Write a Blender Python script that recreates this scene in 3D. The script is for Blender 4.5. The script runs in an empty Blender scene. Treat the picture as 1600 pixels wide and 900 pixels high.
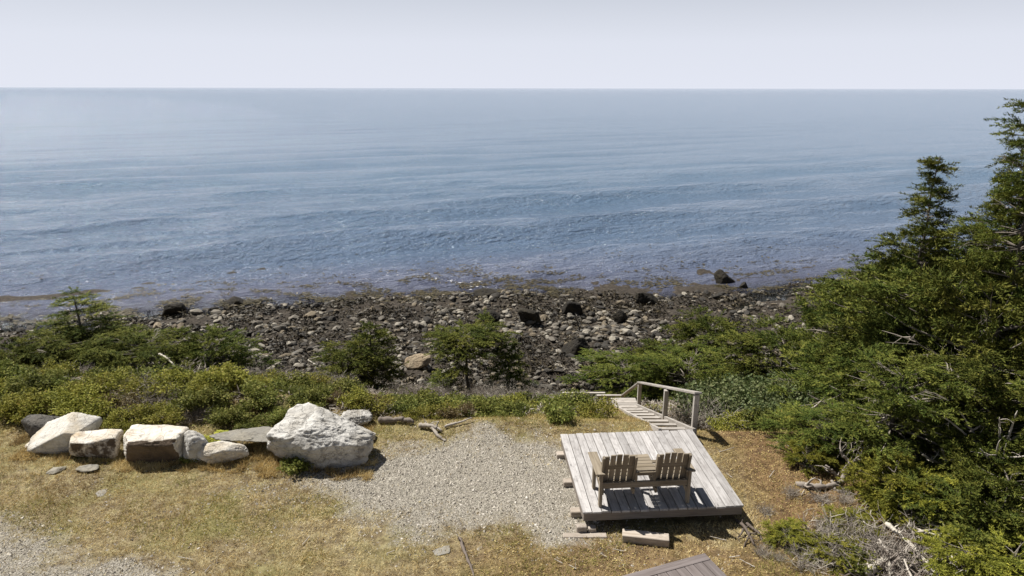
import bpy, math
import numpy as np

# ------------------------------------------------------------------ scene, camera, light
scene = bpy.context.scene
COL = scene.collection
rad = math.radians
F_PX, CAM_H = 24 / 36 * 1600, 6.6
PITCH, ROLL = math.atan(312.5 / F_PX), rad(0.107)

cam_d = bpy.data.cameras.new("camera"); cam = bpy.data.objects.new("camera", cam_d); COL.objects.link(cam)
cam_d.lens, cam_d.sensor_width, cam_d.clip_start, cam_d.clip_end = 24, 36, 0.1, 60000
cam.location = (0, 0, CAM_H)
cam.rotation_mode = 'QUATERNION'
from mathutils import Euler, Quaternion, Vector
cam.rotation_quaternion = Euler((math.pi / 2 - PITCH, 0, 0)).to_quaternion() @ Quaternion((0, 0, 1), ROLL)
scene.camera = cam

SUN_FROM = Vector((-0.56, 0.37, 1.0)).normalized()
sun_d = bpy.data.lights.new("sun", 'SUN'); sun = bpy.data.objects.new("sun", sun_d); COL.objects.link(sun)
sun_d.energy, sun_d.angle, sun_d.color = 5.0, rad(0.53), (1.0, 0.96, 0.89)
sun.rotation_euler = (-SUN_FROM).to_track_quat('-Z', 'Y').to_euler()

world = bpy.data.worlds.new("World"); scene.world = world; world.use_nodes = True
wn = world.node_tree; wn.nodes.clear()
w_out = wn.nodes.new('ShaderNodeOutputWorld'); w_bg = wn.nodes.new('ShaderNodeBackground')
w_sky = wn.nodes.new('ShaderNodeTexSky'); w_sky.sky_type = 'NISHITA'; w_sky.sun_disc = False
w_sky.sun_elevation = math.asin(SUN_FROM.z)
w_sky.sun_rotation = math.atan2(SUN_FROM.x, SUN_FROM.y) % (2 * math.pi)
w_sky.air_density, w_sky.dust_density, w_sky.ozone_density, w_sky.altitude = 1.0, 0.6, 2.0, 0
w_hsv = wn.nodes.new('ShaderNodeHueSaturation'); w_hsv.inputs['Saturation'].default_value = 0.7; w_hsv.inputs['Value'].default_value = 0.62
wn.links.new(w_sky.outputs[0], w_hsv.inputs['Color'])
# sea haze: a pale veil low over the horizon all the way round, thinning upwards
w_tc = wn.nodes.new('ShaderNodeTexCoord'); w_sep = wn.nodes.new('ShaderNodeSeparateXYZ'); wn.links.new(w_tc.outputs['Generated'], w_sep.inputs[0])
w_rmp = wn.nodes.new('ShaderNodeValToRGB'); wn.links.new(w_sep.outputs[2], w_rmp.inputs[0])
cr = w_rmp.color_ramp; cr.elements[0].position = 0.0; cr.elements[0].color = (0.96, 0.96, 0.96, 1); cr.elements[1].position = 0.45; cr.elements[1].color = (0.0, 0.0, 0.0, 1)
for p_, v_ in ((0.06, 0.90), (0.14, 0.60), (0.26, 0.16)):
    e_ = cr.elements.new(p_); e_.color = (v_, v_, v_, 1)
w_mix = wn.nodes.new('ShaderNodeMix'); w_mix.data_type = 'RGBA'
wn.links.new(w_rmp.outputs[0], w_mix.inputs[0]); wn.links.new(w_hsv.outputs[0], w_mix.inputs[6]); w_mix.inputs[7].default_value = (9.9, 10.3, 11.6, 1)
wn.links.new(w_mix.outputs[2], w_bg.inputs[0]); w_bg.inputs[1].default_value = 0.05
wn.links.new(w_bg.outputs[0], w_out.inputs[0])

scene.view_settings.view_transform = 'Standard'; scene.view_settings.look = 'None'
scene.view_settings.gamma = 1.0; scene.view_settings.use_curve_mapping = False
scene.view_settings.exposure = 0.68
scene.render.engine = 'CYCLES'
scene.cycles.max_bounces = 6; scene.cycles.transparent_max_bounces = 8

# ------------------------------------------------------------------ small maths
def ray(px, py):
    u, v = (px - 800) / F_PX, (450 - py) / F_PX
    u, v = u * math.cos(ROLL) - v * math.sin(ROLL), u * math.sin(ROLL) + v * math.cos(ROLL)
    c, s = math.cos(PITCH), math.sin(PITCH)
    return np.array([u, c + v * s, -s + v * c])
def at(px, py, z=0.0):
    d = ray(px, py); return np.array([0, 0, CAM_H]) + d * ((z - CAM_H) / d[2])
def aty(px, py, y):
    d = ray(px, py); return np.array([0, 0, CAM_H]) + d * (y / d[1])

def h3(ix, iy, iz, seed=0):
    n = (ix.astype(np.int64) * 374761393 + iy.astype(np.int64) * 668265263 + iz.astype(np.int64) * 2147483647 + seed * 974711) & 0x7fffffff
    n = ((n ^ (n >> 13)) * 1274126177) & 0x7fffffff
    n = ((n ^ (n >> 16)) * 668265263) & 0x7fffffff
    return ((n ^ (n >> 15)) & 0xffffff) / float(0xffffff)
def vnoise(p, seed=0):
    """value noise 0..1 of points (N,3)"""
    i = np.floor(p); f = p - i; f = f * f * (3 - 2 * f)
    ix, iy, iz = (i[:, k].astype(np.int64) for k in range(3))
    def c(a, b, d): return h3(ix + a, iy + b, iz + d, seed)
    x0 = c(0,0,0) * (1 - f[:,0]) + c(1,0,0) * f[:,0]; x1 = c(0,1,0) * (1 - f[:,0]) + c(1,1,0) * f[:,0]
    x2 = c(0,0,1) * (1 - f[:,0]) + c(1,0,1) * f[:,0]; x3 = c(0,1,1) * (1 - f[:,0]) + c(1,1,1) * f[:,0]
    y0 = x0 * (1 - f[:,1]) + x1 * f[:,1]; y1 = x2 * (1 - f[:,1]) + x3 * f[:,1]
    return y0 * (1 - f[:,2]) + y1 * f[:,2]
def fbm(p, seed=0, oct=4):
    a, s, t = 0.0, 0.5, 0.0
    for o in range(oct):
        a = a + s * vnoise(p * 2 ** o + 17.3 * o, seed + o); t += s; s *= 0.5
    return a / t
def n2(x, y, sc, seed=0, oct=3):
    x = np.atleast_1d(np.asarray(x, float)); y = np.atleast_1d(np.asarray(y, float))
    return fbm(np.stack([x * sc, y * sc, np.zeros_like(x) + 0.37], 1), seed, oct)
def sstep(a, b, x):
    t = np.clip((x - a) / (b - a), 0, 1); return t * t * (3 - 2 * t)
def unit(v): return v / np.maximum(np.linalg.norm(v, axis=-1, keepdims=True), 1e-9)

# ------------------------------------------------------------------ terrain
SEA_Z = -4.5
_sh = [at(px, py, SEA_Z) for px, py in ((0, 512), (150, 503), (300, 492), (420, 484), (560, 477), (700, 468), (850, 463), (1000, 468), (1150, 462), (1260, 450))]
SHX = np.array([-60] + [p[0] for p in _sh] + [30, 60]); SHY = np.array([29] + [p[1] for p in _sh] + [41, 43])
def shore_y(x): return np.interp(x, SHX, SHY)
def bank_y(x): return np.interp(x, [-40, -9, -5, -1.5, 1, 6, 9, 14, 40], [14.5, 14.2, 13.6, 12.4, 12.0, 12.0, 13.0, 14.5, 16])
def gz(x, y, detail=True):
    x = np.atleast_1d(np.asarray(x, float)); y = np.atleast_1d(np.asarray(y, float))
    bt = bank_y(x); foot = bt + 10.0; sh = shore_y(x)
    z = -0.405 * np.maximum(0, y - bt - 0.4 * np.exp(-np.maximum(0, y - bt)))
    z = np.where(y < bt, 0, z)
    fz = -0.405 * 9.6
    tb = np.clip((y - foot) / np.maximum(sh - foot, 1), 0, None)
    beach = np.where(tb < 1, fz + (SEA_Z - fz) * tb, SEA_Z - 0.055 * (y - sh))
    k = sstep(foot - 1.2, foot + 1.2, y)
    z = z * (1 - k) + beach * k
    if detail:
        on = sstep(foot - 1, foot + 1, y)
        z = z + (n2(x, y, 0.35, 3) - 0.5) * (0.16 + 0.35 * on) * sstep(7, 12.5, y + np.abs(x - 1) * 0.3)
        z = z + (n2(x, y, 2.2, 9) - 0.5) * (0.05 + 0.30 * on)
    z = z + 0.24 * sstep(-2.0, 0.8, x) * sstep(3.15, 2.70, x) * sstep(12.0, 12.9, y) * sstep(20.0, 17.8, y)
    return np.maximum(z, -9.0)
def gz1(x, y): return float(gz(x, y)[0])

def inpoly(x, y, poly):
    x = np.asarray(x); y = np.asarray(y); ins = np.zeros(x.shape, bool); j = len(poly) - 1
    for i in range(len(poly)):
        xi, yi = poly[i][:2]; xj, yj = poly[j][:2]
        c = ((yi > y) != (yj > y)) & (x < (xj - xi) * (y - yi) / (yj - yi + 1e-12) + xi)
        ins ^= c; j = i
    return ins
GRAVEL = [[at(*p)[:2] for p in ((440, 742), (520, 722), (590, 712), (625, 698), (700, 682), (790, 680), (880, 702), (935, 712), (960, 815), (905, 842), (850, 852), (790, 836), (715, 826), (640, 842), (590, 838), (556, 806), (500, 780))],
          [at(*p)[:2] for p in ((-260, 812), (-60, 806), (30, 834), (70, 860), (160, 880), (300, 900), (330, 1000), (-330, 1030))]]
def gravel_mask(x, y):
    """0..1, ragged and soft towards the grass"""
    x = np.atleast_1d(x).astype(float); y = np.atleast_1d(y).astype(float); m = np.zeros_like(x)
    near = (np.abs(x) < 14) & (y > 4) & (y < 14)
    xs, ys = x[near], y[near]; wx = xs + (n2(xs, ys, 1.6, 21) - 0.5) * 1.1; wy = ys + (n2(xs, ys, 1.6, 22) - 0.5) * 1.1; acc = np.zeros_like(xs)
    for k in range(7):
        r = 0.0 if k == 0 else (0.25, 0.75)[k % 2]; ax, ay = wx + r * math.cos(k * 1.05), wy + r * math.sin(k * 1.05); acc += inpoly(ax, ay, GRAVEL[0]) | inpoly(ax, ay, GRAVEL[1])
    m[near] = acc / 7; return m
DECK_O = np.array([1.105, 9.16]); DECK_YAW = rad(4.3)
def deck_local(x, y):
    c, s = math.cos(DECK_YAW), math.sin(DECK_YAW)
    dx, dy = np.asarray(x) - DECK_O[0], np.asarray(y) - DECK_O[1]
    return dx * c + dy * s, -dx * s + dy * c
def in_deck(x, y, m=0.0):
    a, b = deck_local(x, y); return (a > -m) & (a < 2.57 + m) & (b > -m) & (b < 2.5 + m)

# ------------------------------------------------------------------ mesh building
def link(name, me, mat=None, parent=None, loc=(0, 0, 0), rot=(0, 0, 0), scale=(1, 1, 1)):
    o = bpy.data.objects.new(name, me); COL.objects.link(o)
    if mat is not None and me is not None and not me.materials: me.materials.append(mat)
    o.parent = parent; o.location = loc; o.rotation_euler = rot; o.scale = scale
    return o
def mesh_np(name, V, faces, smooth=False, attr=None, fattr=None):
    """faces: one (n,k) array or a list of such"""
    if not isinstance(faces, (list, tuple)): faces = [faces]
    faces = [np.asarray(f, np.int32) for f in faces if len(f)]
    V = np.asarray(V, np.float32)
    me = bpy.data.meshes.new(name)
    me.vertices.add(len(V)); me.vertices.foreach_set('co', V.ravel())
    idx = np.concatenate([f.ravel() for f in faces]); tot = np.concatenate([np.full(len(f), f.shape[1], np.int32) for f in faces])
    me.loops.add(len(idx)); me.loops.foreach_set('vertex_index', idx)
    me.polygons.add(len(tot)); st = np.zeros(len(tot), np.int32); st[1:] = np.cumsum(tot)[:-1]
    me.polygons.foreach_set('loop_start', st)
    try: me.polygons.foreach_set('loop_total', tot)
    except Exception: pass
    me.polygons.foreach_set('use_smooth', np.full(len(tot), smooth, bool))
    for nm, a in (attr or {}).items():
        a = np.asarray(a, np.float32)
        if a.ndim == 1: a = np.stack([a, a, a, np.ones_like(a)], 1)
        if a.shape[1] == 3: a = np.concatenate([a, np.ones((len(a), 1), np.float32)], 1)
        at_ = me.attributes.new(nm, 'FLOAT_COLOR', 'POINT'); at_.data.foreach_set('color', a.ravel())
    me.update(calc_edges=True); me.validate()
    return me
class MB:
    def __init__(s): s.V, s.F, s.C, s.n = [], {}, [], 0
    def add(s, V, F, col=None):
        V = np.asarray(V, float); F = np.asarray(F, np.int64)
        s.F.setdefault(F.shape[1], []).append(F + s.n); s.V.append(V); s.n += len(V)
        c = np.zeros((len(V), 3)) if col is None else np.broadcast_to(np.asarray(col, float), (len(V), 3))
        s.C.append(c)
    def box(s, lo, hi, M=None, bev=0.004):
        lo, hi = np.array(lo, float), np.array(hi, float); c, h = (lo + hi) / 2, (hi - lo) / 2
        b = min(bev, h.min() * 0.45)
        # chamfered box: 24 verts
        V = []; ids = {}
        for sx in (-1, 1):
            for sy in (-1, 1):
                for sz in (-1, 1):
                    sg = np.array([sx, sy, sz])
                    for a in range(3):
                        q = h - b; q = q.copy(); q[a] = h[a]
                        ids[(sx, sy, sz, a)] = len(V); V.append(c + sg * q)
        Q, T = [], []
        for a in range(3):
            o1, o2 = [k for k in range(3) if k != a]
            for sa in (-1, 1):
                cyc = []
                for s1, s2 in ((-1, -1), (1, -1), (1, 1), (-1, 1)):
                    sg = [0, 0, 0]; sg[a], sg[o1], sg[o2] = sa, s1, s2; cyc.append(ids[(*sg, a)])
                flip = (sa > 0) == (a == 1)
                Q.append(cyc[::-1] if flip else cyc)
        for a in range(3):
            o1, o2 = [k for k in range(3) if k != a]
            for s1 in (-1, 1):
                for s2 in (-1, 1):
                    def g(sa, fa):
                        sg = [0, 0, 0]; sg[a], sg[o1], sg[o2] = sa, s1, s2; return ids[(*sg, fa)]
                    q = [g(-1, o1), g(1, o1), g(1, o2), g(-1, o2)]
                    nrm = np.cross(V[q[1]] - V[q[0]], V[q[2]] - V[q[0]]); out = np.zeros(3); out[o1], out[o2] = s1, s2
                    Q.append(q if nrm @ out > 0 else q[::-1])
        for sx in (-1, 1):
            for sy in (-1, 1):
                for sz in (-1, 1):
                    t = [ids[(sx, sy, sz, a)] for a in range(3)]
                    nrm = np.cross(V[t[1]] - V[t[0]], V[t[2]] - V[t[0]])
                    T.append(t if nrm @ np.array([sx, sy, sz]) > 0 else t[::-1])
        V = np.array(V)
        for k, q in enumerate(Q[:6]):
            nrm = np.cross(V[q[1]] - V[q[0]], V[q[2]] - V[q[0]])
            if nrm @ (V[q].mean(0) - c) < 0: Q[k] = q[::-1]
        if M is not None: V = V @ np.array(M)[:3, :3].T + np.array(M)[:3, 3]
        s.add(V, Q); s.F.setdefault(3, []).append(np.array(T) + s.n - len(V))
    def bar(s, p, q, w, d, up=(0, 0, 1), bev=0.004):
        """rectangular bar from p to q, w across, d along up"""
        p, q = np.array(p, float), np.array(q, float); L = np.linalg.norm(q - p); y = (q - p) / L
        x = np.cross(y, up); x /= np.linalg.norm(x); z = np.cross(x, y)
        M = np.eye(4); M[:3, 0], M[:3, 1], M[:3, 2], M[:3, 3] = x, y, z, p
        s.box((-w / 2, 0, -d / 2), (w / 2, L, d / 2), M, bev)
    def tube(s, P, R, n=5, col=None, cap=True):
        P = np.asarray(P, float); R = np.broadcast_to(np.asarray(R, float), (len(P),))
        T = np.gradient(P, axis=0); T = unit(T)
        ref = np.array([0.31, 0.2, 0.93]); ref = np.where(abs(T @ ref)[:, None] > 0.95, np.array([1.0, 0, 0]), ref)
        X = unit(np.cross(T, ref)); Y = np.cross(T, X)
        a = np.arange(n) / n * 2 * math.pi
        V = P[:, None] + R[:, None, None] * (X[:, None] * np.cos(a)[None, :, None] + Y[:, None] * np.sin(a)[None, :, None])
        k, j = np.meshgrid(np.arange(len(P) - 1), np.arange(n), indexing='ij'); j2 = (j + 1) % n
        Q = np.stack([k * n + j, k * n + j2, (k + 1) * n + j2, (k + 1) * n + j], -1).reshape(-1, 4)
        s.add(V.reshape(-1, 3), Q, col)
        if cap and n >= 3:
            s.F.setdefault(n, []).append(np.array([list(range(n))[::-1], list(range((len(P) - 1) * n, len(P) * n))]) + s.n - n * len(P))
    def mesh(s, name, smooth=False):
        return mesh_np(name, np.concatenate(s.V), [np.concatenate(f) for f in s.F.values()], smooth, {'tint': np.concatenate(s.C)})
    def obj(s, name, mat, parent=None, smooth=False, **k):
        return link(name, s.mesh(name, smooth), mat, parent, **k)
def blades(P, D, L, W, rng, col, mid=0.45, up=None):
    """one rhombus each: base P, direction D"""
    D = unit(D); ref = unit(rng.normal(size=D.shape)) if up is None else up
    S = unit(np.cross(D, ref)); L = np.asarray(L)[:, None]; W = np.asarray(W)[:, None]
    V = np.stack([P, P + D * L * mid + S * W / 2, P + D * L, P + D * L * mid - S * W / 2], 1)
    n = len(P); Fc = np.arange(n * 4).reshape(n, 4)
    return V.reshape(-1, 3), Fc, np.repeat(col, 4, 0)
_ico = {}
def ico(sub):
    if sub in _ico: return _ico[sub]
    t = (1 + 5 ** .5) / 2
    V = [(-1,t,0),(1,t,0),(-1,-t,0),(1,-t,0),(0,-1,t),(0,1,t),(0,-1,-t),(0,1,-t),(t,0,-1),(t,0,1),(-t,0,-1),(-t,0,1)]
    Fc = [(0,11,5),(0,5,1),(0,1,7),(0,7,10),(0,10,11),(1,5,9),(5,11,4),(11,10,2),(10,7,6),(7,1,8),(3,9,4),(3,4,2),(3,2,6),(3,6,8),(3,8,9),(4,9,5),(2,4,11),(6,2,10),(8,6,7),(9,8,1)]
    V = [np.array(v) / np.linalg.norm(v) for v in V]
    for _ in range(sub):
        mid = {}; F2 = []
        def m(a, b):
            k = (min(a, b), max(a, b))
            if k not in mid: p = V[a] + V[b]; mid[k] = len(V); V.append(p / np.linalg.norm(p))
            return mid[k]
        for a, b, c in Fc:
            x, y, z = m(a, b), m(b, c), m(c, a); F2 += [(a, x, z), (b, y, x), (c, z, y), (x, y, z)]
        Fc = F2
    _ico[sub] = (np.array(V), np.array(Fc)); return _ico[sub]
def rock_verts(seed, sub, planes=14, rough=0.06, custom=None, fine=0.0, soft=26.0):
    """faceted rock, bounding box normalised to -0.5..0.5"""
    rng = np.random.default_rng(seed); D, Fc = ico(sub)
    N = unit(rng.normal(size=(planes, 3))); dist = rng.uniform(0.62, 1.0, planes)
    if custom is not None:
        N = np.concatenate([unit(np.array([c[:3] for c in custom], float)), N]); dist = np.concatenate([[c[3] for c in custom], dist * 1.15])
    dots = np.maximum(D @ N.T, 1e-3)
    q = np.minimum(dist / dots, 1.5)
    r = -np.log(np.exp(-soft * q).sum(1) + math.exp(-soft * 1.25)) / soft
    r = r * (1 + rough * (fbm(D * 1.9 + seed * 3.1, seed, 4) - 0.5) * 2)
    if fine: r = r * (1 + fine * (np.abs(fbm(D * 6 + seed, seed + 5, 4) - 0.5) * -4 + 0.4))
    V = D * r[:, None]
    lo, hi = V.min(0), V.max(0)
    return (V - (lo + hi) / 2) / (hi - lo), Fc

# ------------------------------------------------------------------ tagging
def tag(o, label=None, cat=None, group=None, kind=None):
    if label: o['label'] = label
    if cat: o['category'] = cat
    if group: o['group'] = group
    if kind: o['kind'] = kind
    return o
def empty(name, loc, label=None, cat=None, group=None, rz=0.0, scale=1.0):
    o = bpy.data.objects.new(name, None); COL.objects.link(o); o.location = loc; o.rotation_euler = (0, 0, rz)
    o.scale = (scale,) * 3 if np.isscalar(scale) else scale
    o.empty_display_size = 0.1
    return tag(o, label, cat, group)
def copy_tree(o, kids):
    c = o.copy(); COL.objects.link(c)
    for k in kids:
        d = k.copy(); COL.objects.link(d); d.parent = c
    return c

# ------------------------------------------------------------------ materials
class NT:
    def __init__(s, name):
        s.m = bpy.data.materials.new(name); s.m.use_nodes = True; s.t = s.m.node_tree; s.t.nodes.clear()
        s.out = s.t.nodes.new('ShaderNodeOutputMaterial')
    def n(s, typ, inp=None, **props):
        d = s.t.nodes.new('ShaderNode' + typ)
        for k, v in props.items(): setattr(d, k, v)
        for k, v in (inp or {}).items():
            if hasattr(v, 'is_linked') or hasattr(v, 'links'): s.t.links.new(v, d.inputs[k])
            else: d.inputs[k].default_value = v
        return d
    def noise(s, vec, scale, detail=4, rough=0.55, dist=0.0):
        return s.n('TexNoise', {'Vector': vec, 'Scale': scale, 'Detail': detail, 'Roughness': rough, 'Distortion': dist}).outputs[0]
    def ramp(s, fac, stops, interp='LINEAR'):
        d = s.n('ValToRGB', {'Fac': fac}); cr = d.color_ramp; cr.interpolation = interp
        while len(cr.elements) > 1: cr.elements.remove(cr.elements[-1])
        for i, (p, c) in enumerate(stops):
            e = cr.elements[0] if i == 0 else cr.elements.new(p)
            e.position = p; c = (c, c, c) if np.isscalar(c) else c; e.color = (*c, 1)
        return d.outputs[0]
    def mix(s, fac, a, b, blend='MIX'):
        d = s.n('Mix', data_type='RGBA', blend_type=blend)
        for sock, v in ((d.inputs[0], fac), (d.inputs[6], a), (d.inputs[7], b)):
            if hasattr(v, 'links'): s.t.links.new(v, sock)
            elif np.isscalar(v): sock.default_value = v
            else: sock.default_value = (*v, 1)
        return d.outputs[2]
    def math(s, op, a, b=0.0, clamp=False):
        d = s.n('Math', {0: a, 1: b}, operation=op); d.use_clamp = clamp; return d.outputs[0]
    def attr(s, name): return s.n('Attribute', attribute_name=name)
    def obj(s): return s.n('TexCoord').outputs['Object']
    def pos(s): return s.n('NewGeometry').outputs['Position']
    def scale(s, vec, sc): return s.n('Mapping', {'Vector': vec, 'Scale': sc}).outputs[0]
    def bump(s, h, strength=0.5, dist=0.01, normal=None):
        i = {'Height': h, 'Strength': strength, 'Distance': dist}
        if normal is not None: i['Normal'] = normal
        return s.n('Bump', i).outputs[0]
    def bsdf(s, color, rough=0.8, normal=None, spec=0.3, **k):
        i = {'Base Color': color if hasattr(color, 'links') else (*color, 1), 'Roughness': rough, 'Specular IOR Level': spec}
        if normal is not None: i['Normal'] = normal
        i.update(k)
        return s.n('BsdfPrincipled', i).outputs[0]
    def done(s, sh):
        s.t.links.new(sh, s.out.inputs[0]); return s.m

def wood_mat(name, c_dark, c_mid, c_light, rough=0.85, knots=True):
    t = NT(name); o = t.obj(); rnd = t.n('ObjectInfo').outputs['Random']
    off = t.n('CombineXYZ', {0: t.math('MULTIPLY', rnd, 37.0), 1: t.math('MULTIPLY', rnd, 91.0), 2: t.math('MULTIPLY', rnd, 13.0)}).outputs[0]
    v = t.n('VectorMath', {0: o, 1: off}, operation='ADD').outputs[0]
    g = t.noise(t.scale(v, (34, 1.6, 34)), 1.0, 5, 0.6, 0.4); big = t.noise(t.scale(v, (5, 1.3, 5)), 1.0, 3)
    c = t.ramp(g, [(0.28, c_dark), (0.5, c_mid), (0.72, c_light)])
    c = t.mix(t.ramp(big, [(0.35, 0.0), (0.7, 0.55)]), c, c_light)
    tone = t.math('ADD', t.math('MULTIPLY', rnd, 0.34), 0.80)
    c = t.mix(1.0, c, t.n('CombineColor', {0: tone, 1: tone, 2: tone}).outputs[0], 'MULTIPLY')
    if knots:
        k = t.n('TexVoronoi', {'Vector': t.scale(v, (7, 2.3, 7)), 'Scale': 1.0}).outputs['Distance']
        c = t.mix(t.ramp(k, [(0.05, 0.65), (0.13, 0.0)]), c, tuple(x * 0.42 for x in c_dark))
        st = t.noise(t.scale(v, (9, 5, 9)), 1.0, 6, 0.7)
        c = t.mix(t.ramp(st, [(0.50, 0.0), (0.72, 0.75)]), c, tuple(x * 0.8 for x in c_dark))
    return t.done(t.bsdf(c, rough, t.bump(g, 0.5, 0.004), 0.25))

M = {}
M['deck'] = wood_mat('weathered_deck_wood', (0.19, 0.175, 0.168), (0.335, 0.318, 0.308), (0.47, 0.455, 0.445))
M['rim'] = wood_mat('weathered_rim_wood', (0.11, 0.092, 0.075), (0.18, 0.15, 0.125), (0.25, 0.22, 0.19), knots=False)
M['chair'] = wood_mat('weathered_chair_wood', (0.105, 0.082, 0.056), (0.185, 0.15, 0.105), (0.31, 0.265, 0.205), knots=False)
M['rail'] = wood_mat('weathered_rail_wood', (0.20, 0.175, 0.15), (0.32, 0.29, 0.26), (0.45, 0.42, 0.385))
M['dark_deck'] = wood_mat('stained_dark_wood', (0.075, 0.060, 0.055), (0.125, 0.105, 0.10), (0.19, 0.165, 0.16), knots=False)
M['timber'] = wood_mat('old_timber', (0.22, 0.18, 0.14), (0.33, 0.28, 0.23), (0.45, 0.40, 0.35))

def tint_mat(name, colors, rough=0.7, transl=0.25, var=0.25, spec=0.25):
    """colour from the vertex attribute tint: r picks along the ramp, g adds yellow; each object shifts a little"""
    t = NT(name); a = t.attr('tint'); sep = t.n('SeparateColor', {0: a.outputs['Color']})
    c = t.ramp(sep.outputs[0], [(i / (len(colors) - 1), k) for i, k in enumerate(colors)])
    rnd = t.n('ObjectInfo').outputs['Random']
    val = t.math('ADD', t.math('MULTIPLY', rnd, var), 1 - var / 2)
    c = t.n('HueSaturation', {'Color': c, 'Value': val, 'Hue': t.math('ADD', t.math('MULTIPLY', rnd, 0.02), 0.49)}).outputs[0]
    s = t.bsdf(c, rough, None, spec)
    if transl:
        tr = t.n('BsdfTranslucent', {'Color': c}).outputs[0]
        s = t.n('MixShader', {0: transl, 1: s, 2: tr}).outputs[0]
    return t.done(s)
M['needles'] = tint_mat('spruce_needles', [(0.026, 0.042, 0.010), (0.070, 0.090, 0.018), (0.158, 0.162, 0.033), (0.24, 0.225, 0.052)], 0.75, 0.06, 0.3, 0.06)
M['needles_yellow'] = tint_mat('yellow_green_boughs', [(0.07, 0.085, 0.016), (0.17, 0.18, 0.028), (0.31, 0.30, 0.045), (0.42, 0.37, 0.07)], 0.7, 0.25, 0.25, 0.1)
M['leaf'] = tint_mat('bramble_leaves', [(0.055, 0.065, 0.016), (0.13, 0.15, 0.034), (0.22, 0.22, 0.055), (0.31, 0.28, 0.095)], 0.65, 0.3, 0.4, 0.1)
M['leaf_gold'] = tint_mat('golden_leaves', [(0.08, 0.085, 0.016), (0.19, 0.19, 0.034), (0.30, 0.285, 0.06), (0.29, 0.22, 0.06)], 0.65, 0.3, 0.4, 0.1)
M['leaf_rust'] = tint_mat('rusty_leaves', [(0.05, 0.035, 0.018), (0.12, 0.085, 0.035), (0.19, 0.145, 0.06), (0.20, 0.19, 0.07)], 0.6, 0.25, 0.3)
M['leaf_blue'] = tint_mat('bayberry_leaves', [(0.03, 0.05, 0.015), (0.07, 0.095, 0.03), (0.13, 0.15, 0.055), (0.22, 0.23, 0.11)], 0.6, 0.22, 0.3, 0.25)
M['bark'] = tint_mat('grey_brown_bark', [(0.05, 0.04, 0.032), (0.11, 0.095, 0.08), (0.34, 0.30, 0.25)], 0.9, 0)
M['dead'] = tint_mat('dead_grey_twigs', [(0.09, 0.07, 0.055), (0.18, 0.15, 0.125), (0.31, 0.275, 0.235), (0.46, 0.42, 0.36)], 0.85, 0, 0.3)
M['grass'] = tint_mat('dry_grass', [(0.13, 0.09, 0.045), (0.37, 0.265, 0.11), (0.66, 0.52, 0.225), (0.78, 0.68, 0.40)], 0.8, 0.2)
M['grass_green'] = tint_mat('green_grass', [(0.10, 0.11, 0.022), (0.21, 0.215, 0.045), (0.33, 0.31, 0.08), (0.45, 0.40, 0.14)], 0.75, 0.25)
M['gravel_stone'] = tint_mat('gravel_stones', [(0.15, 0.132, 0.105), (0.35, 0.318, 0.265), (0.50, 0.46, 0.39), (0.66, 0.62, 0.55)], 0.9, 0)
M['weed'] = tint_mat('rockweed_strands', [(0.012, 0.010, 0.007), (0.030, 0.024, 0.016), (0.062, 0.048, 0.028), (0.11, 0.085, 0.045)], 0.55, 0.0)
M['kelp'] = tint_mat('floating_kelp', [(0.022, 0.018, 0.010), (0.048, 0.039, 0.019), (0.085, 0.068, 0.034), (0.13, 0.105, 0.055)], 0.5, 0.1)

def rock_mat(name, base, stain, dark, stain_amt=0.5, dark_amt=0.5, crack=0.5, sc=1.0, per_obj=0.2, broken=None):
    t = NT(name); o = t.obj(); rnd = t.n('ObjectInfo').outputs['Random']
    off = t.n('CombineXYZ', {0: t.math('MULTIPLY', rnd, 31.0), 1: t.math('MULTIPLY', rnd, 17.0), 2: t.math('MULTIPLY', rnd, 53.0)}).outputs[0]
    v = t.n('VectorMath', {0: o, 1: off}, operation='ADD').outputs[0]
    n1 = t.noise(v, 2.2 * sc, 6, 0.62, 0.3); n2_ = t.noise(v, 5.0 * sc, 6, 0.7); fine = t.noise(v, 26 * sc, 5, 0.7)
    c = t.mix(t.ramp(n1, [(0.45, 0.0), (0.68, stain_amt)]), base, stain)
    c = t.mix(t.ramp(n2_, [(0.52, 0.0), (0.72, dark_amt)]), c, dark)
    vor = t.n('TexVoronoi', {'Vector': t.n('VectorMath', {0: v, 1: t.n('TexNoise', {'Vector': v, 'Scale': 3 * sc, 'Detail': 4}).outputs['Color']}, operation='ADD').outputs[0], 'Scale': 2.2 * sc}, feature='DISTANCE_TO_EDGE').outputs['Distance']
    ck = t.ramp(vor, [(0.0, 1.0), (0.035, 0.0)])
    c = t.mix(t.math('MULTIPLY', ck, crack), c, tuple(x * 0.5 for x in dark))
    c = t.mix(0.25, c, t.ramp(fine, [(0.3, 0.35), (0.7, 1.4)]), 'MULTIPLY')
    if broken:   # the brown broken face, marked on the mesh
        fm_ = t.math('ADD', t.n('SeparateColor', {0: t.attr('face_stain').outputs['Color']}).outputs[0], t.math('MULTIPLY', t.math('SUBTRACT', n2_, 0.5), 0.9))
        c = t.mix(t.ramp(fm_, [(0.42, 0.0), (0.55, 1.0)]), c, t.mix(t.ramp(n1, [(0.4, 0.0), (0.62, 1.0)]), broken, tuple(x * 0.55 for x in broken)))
    val = t.math('ADD', t.math('MULTIPLY', rnd, per_obj), 1 - per_obj / 2)
    c = t.n('HueSaturation', {'Color': c, 'Value': val}).outputs[0]
    h = t.math('SUBTRACT', t.math('ADD', t.math('MULTIPLY', fine, 0.35), n2_), t.math('MULTIPLY', ck, 0.6 * crack))
    return t.done(t.bsdf(c, 0.85, t.bump(h, 0.75, 0.05 / sc), 0.25))
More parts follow.
